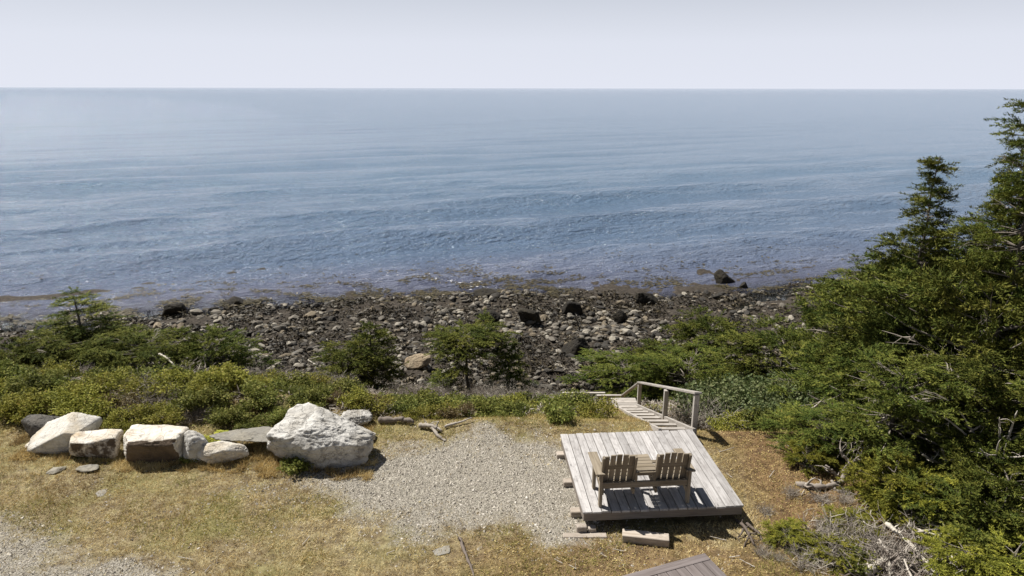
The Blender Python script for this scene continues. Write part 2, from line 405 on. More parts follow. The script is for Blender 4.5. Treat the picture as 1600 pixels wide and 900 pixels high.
M['white_rock'] = rock_mat('white_quartz_boulder', (0.60, 0.575, 0.525), (0.46, 0.365, 0.23), (0.25, 0.225, 0.195), 0.7, 0.6, 0.3)
M['grey_rock'] = rock_mat('cracked_white_grey_boulder', (0.48, 0.465, 0.435), (0.27, 0.245, 0.205), (0.10, 0.092, 0.082), 0.85, 0.95, 0.4)
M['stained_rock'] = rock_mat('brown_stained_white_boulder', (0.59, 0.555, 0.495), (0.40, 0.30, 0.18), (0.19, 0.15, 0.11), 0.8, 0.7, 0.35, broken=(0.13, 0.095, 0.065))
M['dark_rock'] = rock_mat('dark_grey_boulder', (0.10, 0.093, 0.083), (0.17, 0.15, 0.12), (0.035, 0.032, 0.029), 0.7, 0.7, 0.5)
M['slab_rock'] = rock_mat('lichen_grey_slab', (0.24, 0.225, 0.195), (0.33, 0.29, 0.21), (0.08, 0.073, 0.065), 0.6, 0.8, 0.25)
M['black_rock'] = rock_mat('weed_black_rock', (0.020, 0.017, 0.013), (0.04, 0.032, 0.018), (0.009, 0.008, 0.007), 0.8, 0.6, 0.2)
M['tan_rock'] = rock_mat('tan_beach_rock', (0.36, 0.29, 0.20), (0.27, 0.19, 0.12), (0.15, 0.12, 0.09), 0.6, 0.4, 0.2)
M['stone_grey'] = rock_mat('grey_beach_stone', (0.158, 0.142, 0.118), (0.118, 0.10, 0.076), (0.065, 0.057, 0.049), 0.6, 0.5, 0.15, 2.0, 0.7)
M['stone_tan'] = rock_mat('tan_beach_stone', (0.20, 0.165, 0.115), (0.165, 0.125, 0.085), (0.09, 0.075, 0.06), 0.6, 0.4, 0.15, 2.0, 0.5)
M['stone_pale'] = rock_mat('pale_beach_stone', (0.285, 0.26, 0.215), (0.23, 0.20, 0.15), (0.13, 0.11, 0.09), 0.5, 0.4, 0.15, 2.0, 0.4)
M['stone_dark'] = rock_mat('dark_beach_stone', (0.055, 0.05, 0.044), (0.08, 0.068, 0.05), (0.02, 0.018, 0.016), 0.6, 0.5, 0.15, 2.0, 0.6)

def ground_mat():
    t = NT('coastal_ground'); p = t.pos(); a = t.attr('zones'); sep = t.n('SeparateColor', {0: a.outputs['Color']})
    grav, beach, moss = sep.outputs
    n1 = t.noise(p, 0.9, 5, 0.6); n2_ = t.noise(p, 5.5, 6, 0.7); n3 = t.noise(p, 26, 6, 0.75)
    g = t.ramp(n2_, [(0.30, (0.07, 0.05, 0.03)), (0.46, (0.17, 0.13, 0.072)), (0.62, (0.30, 0.25, 0.14)), (0.8, (0.19, 0.175, 0.08))])
    g = t.mix(0.8, g, t.ramp(n3, [(0.32, 0.35), (0.66, 1.35)]), 'MULTIPLY')
    g = t.mix(t.ramp(n1, [(0.45, 0.0), (0.65, 0.55)]), g, (0.16, 0.155, 0.045))
    ms = t.ramp(n2_, [(0.3, (0.06, 0.038, 0.022)), (0.5, (0.15, 0.085, 0.042)), (0.7, (0.25, 0.165, 0.075))])
    g = t.mix(t.math('MULTIPLY', moss, 0.85), g, ms)
    gr = t.ramp(t.n('TexVoronoi', {'Vector': p, 'Scale': 55.0}).outputs['Color'], [(0.1, (0.10, 0.09, 0.072)), (0.5, (0.24, 0.22, 0.18)), (0.9, (0.38, 0.35, 0.295))])
    gm = t.math('ADD', grav, t.math('MULTIPLY', t.math('SUBTRACT', n2_, 0.5), 0.9))
    c = t.mix(t.ramp(gm, [(0.30, 0.0), (0.85, 1.0)]), g, gr)
    b = t.ramp(n2_, [(0.3, (0.018, 0.015, 0.012)), (0.52, (0.042, 0.034, 0.026)), (0.72, (0.10, 0.084, 0.064))])
    c = t.mix(beach, c, b)
    h = t.math('ADD', t.math('MULTIPLY', n3, 0.4), n2_)
    return t.done(t.bsdf(c, 0.92, t.bump(h, 0.8, 0.05), 0.2))
M['ground'] = ground_mat()

def sea_mat():
    t = NT('sea_water'); p = t.pos(); a = t.attr('depth'); d = t.n('SeparateColor', {0: a.outputs['Color']}).outputs[0]
    r = t.n('Mapping', {'Vector': p, 'Rotation': (0, 0, rad(-24))}).outputs[0]
    chop = t.noise(t.scale(r, (0.24, 0.55, 1)), 1.0, 7, 0.66, 0.25)
    chop2 = t.noise(t.scale(r, (0.05, 0.16, 1)), 1.0, 4, 0.6, 0.5)
    rip = t.noise(t.scale(r, (1.6, 3.0, 1)), 1.0, 3, 0.6)
    h = t.math('ADD', t.math('ADD', t.math('MULTIPLY', chop, 1.0), t.math('MULTIPLY', chop2, 0.3)), t.math('MULTIPLY', rip, 0.48))
    nb = t.bump(h, 0.8, 1.0)
    c = t.ramp(d, [(0.0, (0.105, 0.105, 0.155)), (0.25, (0.098, 0.14, 0.212)), (1.0, (0.104, 0.168, 0.25))])
    s = t.bsdf(c, 0.10, nb, 0.5, IOR=1.333)
    tr = t.n('BsdfTransparent', {'Color': (0.62, 0.68, 0.66, 1)}).outputs[0]
    gl = t.n('BsdfGlossy', {'Color': (1, 1, 1, 1), 'Roughness': 0.08, 'Normal': nb}).outputs[0]
    fr = t.n('Fresnel', {'IOR': 1.333, 'Normal': nb}).outputs[0]
    clear = t.n('MixShader', {0: fr, 1: tr, 2: gl}).outputs[0]
    return t.done(t.n('MixShader', {0: t.ramp(d, [(0.0, 0.0), (0.05, 0.75), (0.12, 1.0)]), 1: clear, 2: s}).outputs[0])
M['sea'] = sea_mat()

# ------------------------------------------------------------------ ground and sea
def spaced(*segs):
    out = []
    for a, b, st in segs: out.append(np.arange(a, b, st))
    out.append([segs[-1][1]]); return np.concatenate(out)
def grid_mesh(name, X, Y, zf, attrs, smooth=True):
    nx, ny = len(X), len(Y); gx, gy = np.meshgrid(X, Y); x, y = gx.ravel(), gy.ravel()
    V = np.stack([x, y, zf(x, y)], 1)
    j, i = np.meshgrid(np.arange(ny - 1), np.arange(nx - 1), indexing='ij'); q = (j * nx + i).ravel()
    return mesh_np(name, V, np.stack([q, q + 1, q + nx + 1, q + nx], 1), smooth, {k: f(x, y) for k, f in attrs.items()})
def zones(x, y):
    g = gravel_mask(x, y); foot = bank_y(x) + 10
    b = sstep(foot - 1.6, foot + 0.3, y + (n2(x, y, 1.1, 31) - 0.5) * 2)
    m = sstep(3.3, 4.6, x + (n2(x, y, 0.8, 33) - 0.5) * 1.8) * sstep(20, 17, y)
    m = np.maximum(m, sstep(9.2, 8.7, y + (n2(x, y, 1.2, 34) - 0.5) * 1.2) * sstep(-1.5, 0.5, x) * 0.7)
    m = np.maximum(m, sstep(bank_y(x) + 1, bank_y(x) + 3, y) * np.where((x > -1) & (x < 4), 0.2, 0.7))
    return np.stack([g, b, m], 1)
GX = spaced((-400, -60, 20), (-60, -16, 0.8), (-16, 14, 0.12), (14, 60, 0.8), (60, 400, 20))
GY = spaced((-300, -20, 20), (-20, 5, 1.0), (5, 16, 0.09), (16, 26, 0.14), (26, 44, 0.3), (44, 140, 3))
ground = link('ground', grid_mesh('ground', GX, GY, gz, {'zones': zones}), M['ground']); tag(ground, kind='structure')

rw = np.random.default_rng(5)
WAVES = []
for k in range(16):
    lam = [15, 12.5, 10, 8, 6.5, 5.2, 4.2, 3.4, 2.8, 2.3, 1.9, 1.6, 1.35, 1.15, 1.0, 0.9][k]
    ang = rad(117 + rw.normal() * (5 if k < 3 else 14 if k < 7 else 28))
    WAVES.append((lam, ang, [0.19, 0.12, 0.075, 0.045, 0.036, 0.032, 0.030, 0.027, 0.024, 0.020, 0.017, 0.0145, 0.0125, 0.011, 0.0095, 0.0085][k], rw.uniform(0, 6.28)))
def sea_z(x, y):
    z = np.zeros_like(x); step = np.maximum(0.22, y * 0.0075)
    wobx = x + 3.0 * (n2(x, y, 0.06, 41) - 0.5) * 2; woby = y + 5.0 * (n2(x, y, 0.045, 42) - 0.5) * 2
    env = 0.45 + 1.1 * n2(x, y, 0.035, 43)
    for i, (lam, ang, amp, ph) in enumerate(WAVES):
        k = 2 * math.pi / lam; s = np.sin(k * (wobx * math.cos(ang) + woby * math.sin(ang)) + ph)
        if i < 4: s = 1.25 * ((0.5 + 0.5 * s) ** 1.7 * 2 - 1)
        z += amp * s * env * sstep(0.42, 0.2, step / lam) * ((0.1 + 0.9 * sstep(150, 55, y)) if i < 2 else (0.12 + 0.88 * sstep(110, 45, y))) * sstep(420, 120, y)
    dep = np.clip((SEA_Z - gz(x, y, False)) / 0.8, 0, 1)
    return SEA_Z + z * (0.25 + 0.75 * dep)
def sea_mesh():
    ys = [26.0]
    while ys[-1] < 420: ys.append(ys[-1] + max(0.22, ys[-1] * 0.0075 - 0.06))
    while ys[-1] < 40000: ys.append(ys[-1] * 1.25)
    ys = np.array(ys); us = np.linspace(-1.1, 1.1, 300)
    Y, U = np.meshgrid(ys, us, indexing='ij'); X = U * (Y + 14); x, y = X.ravel(), Y.ravel()
    z = sea_z(x, y); dep = np.clip((SEA_Z - gz(x, y, False) + 0.0) / 3.0, 0, 1); dep[y > 130] = 1
    ny, nx = X.shape; j, i = np.meshgrid(np.arange(ny - 1), np.arange(nx - 1), indexing='ij'); q = (j * nx + i).ravel()
    return mesh_np('sea', np.stack([x, y, z], 1), np.stack([q, q + 1, q + nx + 1, q + nx], 1), True, {'depth': dep})
sea = link('sea', sea_mesh(), M['sea']); tag(sea, kind='structure')

# ------------------------------------------------------------------ deck
DZ = 0.30
DP = (DECK_O[0], DECK_O[1], 0)
deck = empty('wooden_deck', DP, 'square platform deck of weathered grey boards beside the gravel', 'deck', rz=DECK_YAW)
NB, BW, DL = 17, 2.57 / 17, 2.50
b = MB(); b.box((0, 0, -0.036), (BW - 0.013, DL, 0)); bm = b.mesh('board')
rng = np.random.default_rng(2)
for i in range(NB):
    link('board', bm, M['deck'], deck, (i * BW + 0.004, rng.normal() * 0.006, DZ + rng.normal() * 0.0012))
def part(name, mat, parent, lo, hi, bev=0.004):
    lo, hi = np.array(lo, float), np.array(hi, float); m = MB(); c = (lo + hi) / 2
    L = int(np.argmax(hi - lo))
    if L == 0:   # lay long axis on local y so that the grain runs along it
        h = (hi - lo) / 2; m.box((-h[1], -h[0], -h[2]), (h[1], h[0], h[2]), None, bev)
        return m.obj(name, mat, parent, loc=c, rot=(0, 0, math.pi / 2))
    if L == 2:
        h = (hi - lo) / 2; m.box((-h[0], -h[2], -h[1]), (h[0], h[2], h[1]), None, bev)
        return m.obj(name, mat, parent, loc=c, rot=(math.pi / 2, 0, 0))
    m.box(lo - c, hi - c, None, bev); return m.obj(name, mat, parent, loc=c)
zt = DZ - 0.038
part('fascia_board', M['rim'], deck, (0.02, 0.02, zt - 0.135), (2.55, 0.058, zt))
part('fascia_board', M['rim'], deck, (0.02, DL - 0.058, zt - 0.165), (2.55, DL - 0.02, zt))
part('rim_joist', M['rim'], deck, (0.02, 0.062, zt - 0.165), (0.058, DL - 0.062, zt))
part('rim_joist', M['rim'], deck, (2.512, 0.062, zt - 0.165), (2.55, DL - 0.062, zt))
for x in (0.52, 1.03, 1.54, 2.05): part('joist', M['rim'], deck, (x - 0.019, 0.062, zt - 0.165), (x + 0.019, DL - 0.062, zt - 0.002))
for k, y in enumerate((0.38, 1.24, 2.16)):
    part('support_beam', M['timber'], deck, (-0.13 + 0.01 * k, y - 0.07, zt - 0.30), (2.60, y + 0.07, zt - 0.167), 0.01)
part('support_block', M['timber'], deck, (-0.10, -0.09, -0.08), (0.06, 0.02, 0.10), 0.012)
part('support_block', M['timber'], deck, (0.08, -0.10, -0.08), (0.20, 0.012, 0.07), 0.012)

# ------------------------------------------------------------------ double chair
chair = empty('double_chair', (0, 0, 0), 'double wooden garden chair with shared middle table on the deck', 'chair')
_c0 = at(937, 792, DZ)
chair.location = (2.085, 9.39, DZ); chair.rotation_euler = (0, 0, rad(4.6))
CW = 0.70
def leaned(name, lo, hi, pivot, ang, par=None, mat='chair'):
    m = MB(); lo, hi = np.array(lo, float), np.array(hi, float)
    m.box((lo[0], lo[2], -hi[1]), (hi[0], hi[2], -lo[1]), None, 0.004)   # built lying: local y = up
    return m.obj(name, M[mat], par or chair, loc=pivot, rot=(math.pi / 2 - ang, 0, 0))
for s in (-1, 1):
    part('rear_leg', M['chair'], chair, (s * CW - 0.024, -0.045, 0), (s * CW + 0.024, 0.045, 0.575))
    part('front_leg', M['chair'], chair, (s * CW - 0.024, 0.46, 0), (s * CW + 0.024, 0.55, 0.575))
    part('armrest', M['chair'], chair, (s * CW - 0.085 + s * 0.01, -0.07, 0.577), (s * CW + 0.065 + s * 0.01, 0.62, 0.603), 0.008)
    cx = s * 0.425
    for e in (-1, 1):      # sloped seat rail
        m = MB(); m.bar((0, 0, 0), (0, 0.66, 0.115), 0.036, 0.10); m.obj('seat_rail', M['chair'], chair, loc=(cx + e * 0.245, -0.02, 0.245))
    for k in range(6):
        y = 0.115 + k * 0.088; z = 0.302 + (y + 0.02) * 0.174
        m = MB(); m.box((-0.04, -0.275, -0.01), (0.04, 0.275, 0.01))
        m.obj('seat_slat', M['chair'], chair, loc=(cx, y, z + 0.012), rot=(0, -math.atan(0.174) * 0, math.pi / 2))
    bt = rad(14)
    piv = (cx, 0.105, 0.33)
    for k in range(5):     # back slats with an arched top
        x0 = -0.240 + k * 0.0975; top = 0.545 + (0.025, 0.052, 0.060, 0.052, 0.025)[k]
        leaned('back_slat', (x0, -0.012, 0), (x0 + 0.082, 0.012, top), piv, -bt)
    for zz in (0.05, 0.39):
        m = MB(); m.box((-0.0, -0.262, -0.0), (0.085, 0.262, 0.032))
        o = m.obj('back_rail', M['chair'], chair)
        ca, sa = math.cos(bt), math.sin(bt); off = -0.015
        o.location = (cx, piv[1] - sa * zz - ca * 0.014, piv[2] + ca * zz - sa * 0.0)
        o.rotation_euler = Euler((0, 0, 0)); o.rotation_mode = 'QUATERNION'
        # local y along x, local x up the back, local z to the rear
        from mathutils import Matrix
        o.rotation_quaternion = Matrix(((0, 1, 0), (-sa, 0, -ca), (ca, 0, -sa))).to_quaternion()
    for e in (-1, 1):
        leaned('back_stile', (e * 0.252 - 0.018, -0.048, -0.05), (e * 0.252 + 0.018, -0.012 + 0.03, 0.57), piv, -bt)
part('rear_rail', M['chair'], chair, (-CW + 0.026, -0.022, 0.315), (CW - 0.026, 0.020, 0.415))
part('front_rail', M['chair'], chair, (-CW + 0.026, 0.50, 0.27), (CW - 0.026, 0.535, 0.355))
for k in range(5):
    m = MB(); m.box((-0.044, -0.168, -0.011), (0.044, 0.168, 0.011)); m.obj('table_slat', M['chair'], chair, loc=(0, 0.05 + 0.096 * k, 0.592), rot=(0, 0, math.pi / 2))
for s in (-1, 1):
    part('table_support', M['chair'], chair, (s * 0.145 - 0.018, -0.02, 0.42), (s * 0.145 + 0.018, 0.06, 0.578))
    part('table_support', M['chair'], chair, (s * 0.145 - 0.018, 0.46, 0.357), (s * 0.145 + 0.018, 0.53, 0.578))
part('table_rail', M['chair'], chair, (-0.125, -0.02, 0.52), (0.125, 0.012, 0.578))

# ------------------------------------------------------------------ stairs with handrail
st = empty('wooden_staircase', (2.9, 11.8, 0), 'grey wooden stairs with a railing going down from the deck to the beach', 'stairs')
OF = np.array([2.9, 11.8, 0.0])
L0, R0 = at(1030, 672, 0.26), at(1084, 673, 0.26); L1, R1 = aty(959, 638, 17.9), aty(996, 638, 17.9)
L0[1] = R0[1] = 11.80; L1[2] = R1[2] = -2.2
def wbar(name, p, q, w, d, mat='rail', up=(0, 0, 1), bev=0.005):
    p, q = np.array(p, float), np.array(q, float); m = MB(); L = np.linalg.norm(q - p); y = (q - p) / L
    x = np.cross(y, up); x /= np.linalg.norm(x); z = np.cross(x, y)
    m.box((-w / 2, 0, -d / 2), (w / 2, L, d / 2), None, bev)
    o = m.obj(name, M[mat], st, loc=p - OF); o.rotation_mode = 'QUATERNION'
    o.rotation_quaternion = Matrix(np.stack([x, y, z], 1).tolist()).to_quaternion(); return o
wbar('stringer', L0 + (0, 0, -0.05), L1 + (0, 0, -0.05), 0.06, 0.24); wbar('stringer', R0 + (0, 0, -0.05), R1 + (0, 0, -0.05), 0.06, 0.24)
NTR = 8
for k in range(NTR):
    t = (k + 0.75) / NTR; a, c = L0 + (L1 - L0) * t, R0 + (R1 - R0) * t
    dx = (c - a) / np.linalg.norm(c - a); wbar('tread', a + dx * 0.034 + (0, 0, 0.0), c - dx * 0.034 + (0, 0, 0.0), 0.10, 0.04)
for k in range(4):
    wbar('landing_board', L1 + (0.0, 0.10 + 0.16 * k, -0.05), R1 + (0.05, 0.10 + 0.16 * k, -0.05), 0.15, 0.04)
rail_pts = []
p1 = at(1090, 681, 0.0)
def post(px, top_row, y, base=None, w=0.10, over=0.0):
    tp = aty(px, top_row, y); zb = gz1(tp[0], tp[1]) - 0.15 if base is None else base
    wbar('post', (tp[0], tp[1], zb), (tp[0], tp[1], tp[2] - 0.025), w, w, up=(0, 1, 0)); return tp
P1 = post(1089, 614, p1[1]); P2 = post(1041.5, 608, 14.4); P3 = post(1000, 597.5, 18.0)
P4 = post(973, 618, 20.0, w=0.09); P5 = post(951, 618, 20.0, w=0.05); P6 = post(935, 618, 20.0, w=0.05)
P7 = post(943, 614, 22.0, w=0.08); P8 = post(882, 614, 22.0, w=0.08)
dirv = unit(P1 - P3)
wbar('handrail', P3 + dirv * -0.06, P1 + dirv * 0.10, 0.15, 0.045)
wbar('handrail', P3 + (0, 0.06, -0.03), P4, 0.12, 0.04)
wbar('handrail', P4 + (0.05, 0, 0.0), P6 + (-0.05, 0, 0.0), 0.10, 0.04); wbar('handrail', P7 + (0.06, 0, 0), P8 + (-0.1, 0, 0), 0.10, 0.04)

# ------------------------------------------------------------------ dark steps at the bottom edge, loose timbers
c0, cl, cr = at(1101, 864, 0.14), at(970, 900, 0.14), at(1140, 900, 0.14)
ex = unit(cl - c0); sd = empty('dark_wooden_landing', (c0[0], c0[1], 0), 'dark stained wooden landing corner at the bottom edge in the grass', 'deck', rz=math.atan2(-ex[1], -ex[0]))
part('border_board', M['dark_deck'], sd, (-2.4, -0.145, 0.11), (0, 0, 0.142))
for k in range(15):
    x = -0.15 * k
    part('board', M['dark_deck'], sd, (x - 0.142, -2.2, 0.109 + 0.001 * (k % 2)), (x - 0.002, -0.151, 0.139 + 0.0015 * (k % 3)))
part('fascia_board', M['dark_deck'], sd, (-2.38, -0.05, -0.1), (-0.02, -0.016, 0.108)); part('fascia_board', M['dark_deck'], sd, (-0.05, -2.18, -0.1), (-0.018, -0.052, 0.107))

def lay(name, pA, pB, w, h, label, cat, mat, z=None, bev=0.008):
    A, B = at(*pA), at(*pB); c = (A + B) / 2; L = np.linalg.norm(B - A); ang = math.atan2(B[1] - A[1], B[0] - A[0])
    m = MB(); m.box((-w / 2, -L / 2, 0), (w / 2, L / 2, h), None, bev)
    o = m.obj(name, M[mat], loc=(c[0], c[1], gz1(c[0], c[1]) - 0.02 if z is None else z), rot=(0, rad(2), ang - math.pi / 2)); return tag(o, label, cat)
lay('timber_block', (972, 840), (1045, 848), 0.17, 0.15, 'short thick grey timber lying in grass before the deck', 'timber', 'timber')
lay('flat_plank', (880, 836), (948, 836), 0.11, 0.045, 'thin grey plank end lying on gravel edge by deck corner', 'plank', 'timber')

# ------------------------------------------------------------------ boulders
def boulder(name, box, depth, seed, mat, label, planes=14, rough=0.07, custom=None, fine=0.05, sub=4, yaw=0.0, sink=0.1, ybase=None, group='boulders lined up along the edge of the grass', soft=26, lift=0.0, stain=1.0):
    l, r, t, bt = box; f = at((l + r) / 2, bt) if ybase is None else np.array([*(aty((l + r) / 2, bt, ybase)[:2]), 0])
    f = f.copy(); yc = f[1] + depth / 2
    A, B = aty(l, (t + bt) / 2, yc), aty(r, (t + bt) / 2, yc); top = aty((l + r) / 2, t, yc + depth * 0.12)
    w = B[0] - A[0]; zg = gz1((A[0] + B[0]) / 2, yc) + lift; h = top[2] - zg
    V, Fc = rock_verts(seed, sub, planes, rough, custom, fine, soft)
    V = V * np.array([w, depth, h * (1 + sink)]); V[:, 2] += h * (1 + sink) / 2 - h * sink
    at_ = None
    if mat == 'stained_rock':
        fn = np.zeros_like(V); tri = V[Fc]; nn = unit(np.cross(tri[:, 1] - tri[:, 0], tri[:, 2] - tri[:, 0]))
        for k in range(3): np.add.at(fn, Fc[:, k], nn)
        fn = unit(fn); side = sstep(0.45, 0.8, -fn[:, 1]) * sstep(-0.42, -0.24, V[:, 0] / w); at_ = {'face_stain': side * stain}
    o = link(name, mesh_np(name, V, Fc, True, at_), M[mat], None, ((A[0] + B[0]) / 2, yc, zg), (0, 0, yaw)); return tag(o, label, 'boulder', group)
BO = [
 ('boulder', (38, 96, 645, 700), 0.6, 11, 'dark_rock', 'dark grey boulder at the left end of the boulder row', dict(ybase=11.85)),
 ('boulder', (44, 150, 648, 712), 0.75, 12, 'white_rock', 'smooth white slab boulder sloping to the left with pointed top', dict(custom=[(-.66, -.42, .62, .20), (.50, -.25, .85, .52), (.9, -.2, -.1, .62), (.1, -1, -.1, .50), (0, 1, .2, .6)], planes=2, fine=0.012, rough=0.05)),
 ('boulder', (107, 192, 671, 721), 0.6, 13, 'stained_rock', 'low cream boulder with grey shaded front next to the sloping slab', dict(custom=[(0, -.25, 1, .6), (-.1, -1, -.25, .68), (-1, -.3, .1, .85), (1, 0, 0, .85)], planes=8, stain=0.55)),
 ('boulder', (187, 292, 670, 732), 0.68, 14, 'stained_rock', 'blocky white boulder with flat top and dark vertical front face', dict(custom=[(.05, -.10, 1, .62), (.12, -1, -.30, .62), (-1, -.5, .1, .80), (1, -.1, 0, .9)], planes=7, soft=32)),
 ('boulder', (280, 332, 667, 728), 0.6, 15, 'grey_rock', 'narrow upright grey and white boulder between two white ones', dict(fine=0.12)),
 ('boulder', (306, 388, 687, 730), 0.55, 16, 'white_rock', 'small rounded white boulder in front of the dark slab', dict(fine=0.05, rough=0.12)),
 ('boulder', (330, 440, 674, 706), 0.6, 17, 'slab_rock', 'flat dark grey slab leaning against the largest boulder', dict(custom=[(-.12, .10, 1, .55), (-.1, -.9, -.35, .55), (0, -.5, .85, .68)], planes=9, fine=0.16, rough=0.14, ybase=11.35, lift=0.2, sink=-0.15)),
 ('boulder', (417, 585, 637, 738), 1.2, 23, 'grey_rock', 'largest boulder, cracked white and grey, at the gravel edge', dict(sub=5, custom=[(.62, -.25, .76, .54), (-.40, -.30, .87, .68), (-.62, -.75, -.28, .70), (.42, -.88, -.18, .74), (-.95, .1, .2, .80), (.15, -.78, .6, .66), (.95, -.2, .1, .82)], planes=6, fine=0.075, rough=0.12, soft=34, sink=0.22)),
 ('boulder', (370, 432, 690, 716), 0.6, 27, 'dark_rock', 'dark rock in the shadow under the flat grey slab', dict(ybase=11.6)),
 ('boulder', (535, 583, 640, 690), 0.6, 19, 'grey_rock', 'rough grey boulder just behind the largest boulder', dict(ybase=12.3, fine=0.14)),
 ('boulder', (548, 587, 676, 705), 0.45, 20, 'white_rock', 'small white stone tucked against right flank of largest boulder', dict(ybase=11.75)),
]
for nm, box, dp, sd_, mt, lb, kw in BO: boulder(nm, box, dp, sd_, mt, lb, **kw)
SMALL = [((120, 155, 728, 740), 'slab_rock', 'flat pale stone sunk in the dry grass before the cream boulder'), ((75, 100, 729, 742), 'slab_rock', 'flat grey stone in the grass below the sloping white slab'),
         ((676, 704, 857, 868), 'slab_rock', 'round flat grey stone in grass near the bottom of the gravel'), ((42, 52, 690, 700), 'white_rock', 'small white stone at the foot of the dark end boulder'),
         ((150, 167, 768, 777), 'slab_rock', 'small grey stone in the dry grass left of the gravel')]
for i, (bx, mt, lb) in enumerate(SMALL):
    boulder('stone', bx, 0.25, 40 + i, mt, lb, sub=3, sink=0.35, group=None)['category'] = 'stone'

# ------------------------------------------------------------------ plants: builders
SHOOT = 0.062
def conifer(seed, H, R, nb, prof, wind=(0, 0), bare=0.08, el=(0.0, 0.75), dens=1.0, tipup=0.25, lean=(0, 0), trunk_r=0.03, dead=0.12, shoot=SHOOT, fill=1.0, puff=1.0, tier=0.0, extra=()):
    """returns (trunk mesh, crown mesh): trunk with limbs, crown of needle shoots on side twigs"""
    rng = np.random.default_rng(seed); tb = MB(); P, D, Lh, C = [], [], [], []
    zs = np.linspace(0, 1, 9); wob = np.cumsum(rng.normal(size=(9, 2)) * 0.010 * H, 0); wob -= wob[0]
    TP = np.stack([lean[0] * H * zs ** 1.5 + wob[:, 0], lean[1] * H * zs ** 1.5 + wob[:, 1], zs * H * 0.98], 1)
    tb.tube(TP, trunk_r * H * (1 - zs * 0.9) + 0.004, 7, (0.45, 0, 0))
    wind = np.array(wind, float)
    for i in range(nb + len(extra)):
        h = bare + (1 - bare) * ((i + rng.uniform()) / nb); az = i * 2.39996 + rng.normal() * 0.35
        if tier: h = min(0.985, bare + (round((h - bare) * H / tier) * tier + rng.normal() * 0.05 * tier) / H)
        if i >= nb: h, az, Lx = extra[i - nb]
        dh = np.array([math.cos(az), math.sin(az), 0.0])
        L = R * prof(h) * rng.uniform(0.6, 1.15) * max(0.25, 1 + dh[:2] @ wind)
        if i >= nb: L = Lx
        if L < 0.06: L = 0.06
        e = (el[0] + (el[1] - el[0]) * h) + rng.normal() * 0.14
        base = np.array([np.interp(h, zs, TP[:, 0]), np.interp(h, zs, TP[:, 1]), h * H * 0.97])
        perp = np.array([-dh[1], dh[0], 0.0]); bend = rng.normal() * 0.22
        def path(t):
            t = np.asarray(t)[:, None]
            return base + dh * L * t + perp * (bend * L * t ** 2) + np.array([0, 0, 1.0]) * (L * (math.tan(e) * t - 0.30 * t ** 2 + tipup * t ** 3))
        tt = np.linspace(0, 1, 6); rr = (0.010 * L + 0.006) * (1 - 0.85 * tt)
        tb.tube(path(tt), rr, 4, (0.3 + rng.uniform(0, 0.6), 0, 0), cap=False)
        bt_ = rng.uniform(-0.15, 0.15)
        if rng.uniform() < dead * (1 - h) and i < nb:
            for _ in range(14):
                a = rng.uniform(0.3, 0.95); q = path([a])[0]; d = unit(dh * 0.6 + perp * rng.normal() * 0.7 + np.array([0, 0, rng.normal() * 0.35])); l = 0.35 * L * rng.uniform(0.4, 1)
                tb.tube(np.stack([q, q + d * l * 0.5 + rng.normal(size=3) * 0.03, q + d * l]), np.array([0.006, 0.004, 0.002]), 3, (0.95, 0, 0), cap=False)
            continue
        nc = max(1, int(L / 0.29 * dens)); t0 = 0.3 if L < 0.5 else 0.36
        t = t0 + (1 - t0) * np.sort(rng.uniform(0, 1, nc) ** 0.8); t[-1] = 0.97
        q = path(t); side = rng.uniform(-1, 1, (nc, 1)) * (0.40 * L * (1.12 - t)[:, None]); q = q + perp * side + np.array([0, 0, 1.0]) * rng.normal(size=(nc, 1)) * 0.02
        for k in range(nc):
            if abs(side[k, 0]) > 0.12: tb.tube(np.stack([path([max(0.05, t[k] - 0.2)])[0], q[k]]), np.array([0.006, 0.003]), 3, (0.3, 0, 0), cap=False)
        rc = np.minimum(rng.uniform(0.17, 0.33, nc), 0.10 + 0.4 * L) * puff
        for k in range(nc):
            ax = unit(dh + perp * np.sign(side[k, 0]) * 0.6 + np.array([0, 0, 0.10])); ay = unit(np.cross([0, 0, 1.0], ax)); az_ = np.cross(ax, ay)
            nt = 9; ph = np.linspace(-1.35, 1.35, nt) + rng.normal(size=nt) * 0.16; tl = rc[k] * (0.75 + 1.15 * np.cos(ph) ** 2) * rng.uniform(0.75, 1.15, nt)
            per = np.maximum(6, (tl * 125 * fill * rng.uniform(0.8, 1.2, nt))).astype(int); w = np.repeat(np.arange(nt), per); n = len(w); f = rng.uniform(0, 1, n) ** 0.85
            td = np.cos(ph)[:, None] * ax + np.sin(ph)[:, None] * ay + az_ * rng.normal(size=(nt, 1)) * 0.20
            og = q[k] - ax * rc[k] * 0.55 + np.cos(ph)[:, None] * 0.0 * ax
            pp = og[w] + td[w] * (tl[w] * f)[:, None] + rng.normal(size=(n, 3)) * np.array([.016, .016, .011]); pp[:, 2] -= 0.16 * tl[w] * f ** 2 - 0.05 * rc[k] * rng.normal()
            P.append(pp); D.append(td[w] * 0.9 + rng.normal(size=(n, 3)) * np.array([.55, .55, .34]) + np.array([0, 0, 0.18])); Lh.append(shoot * rng.uniform(0.6, 1.3, n))
            tn = np.clip(0.40 + bt_ + rng.normal() * 0.07 + rng.normal(size=n) * 0.13 + 0.16 * (f - 0.5), 0, 1); C.append(np.stack([tn, tn, tn], 1))
    # leader shoots
    n = 26; pp = np.tile(TP[-1], (n, 1)); pp[:, 2] -= rng.uniform(-0.02, 0.3, n) * min(1, R); P.append(pp); D.append(rng.normal(size=(n, 3)) * 0.6 + np.array([0, 0, 0.8])); Lh.append(np.full(n, shoot * 1.1)); C.append(np.full((n, 3), 0.5))
    P, D, Lh, C = (np.concatenate(a) for a in (P, D, Lh, C))
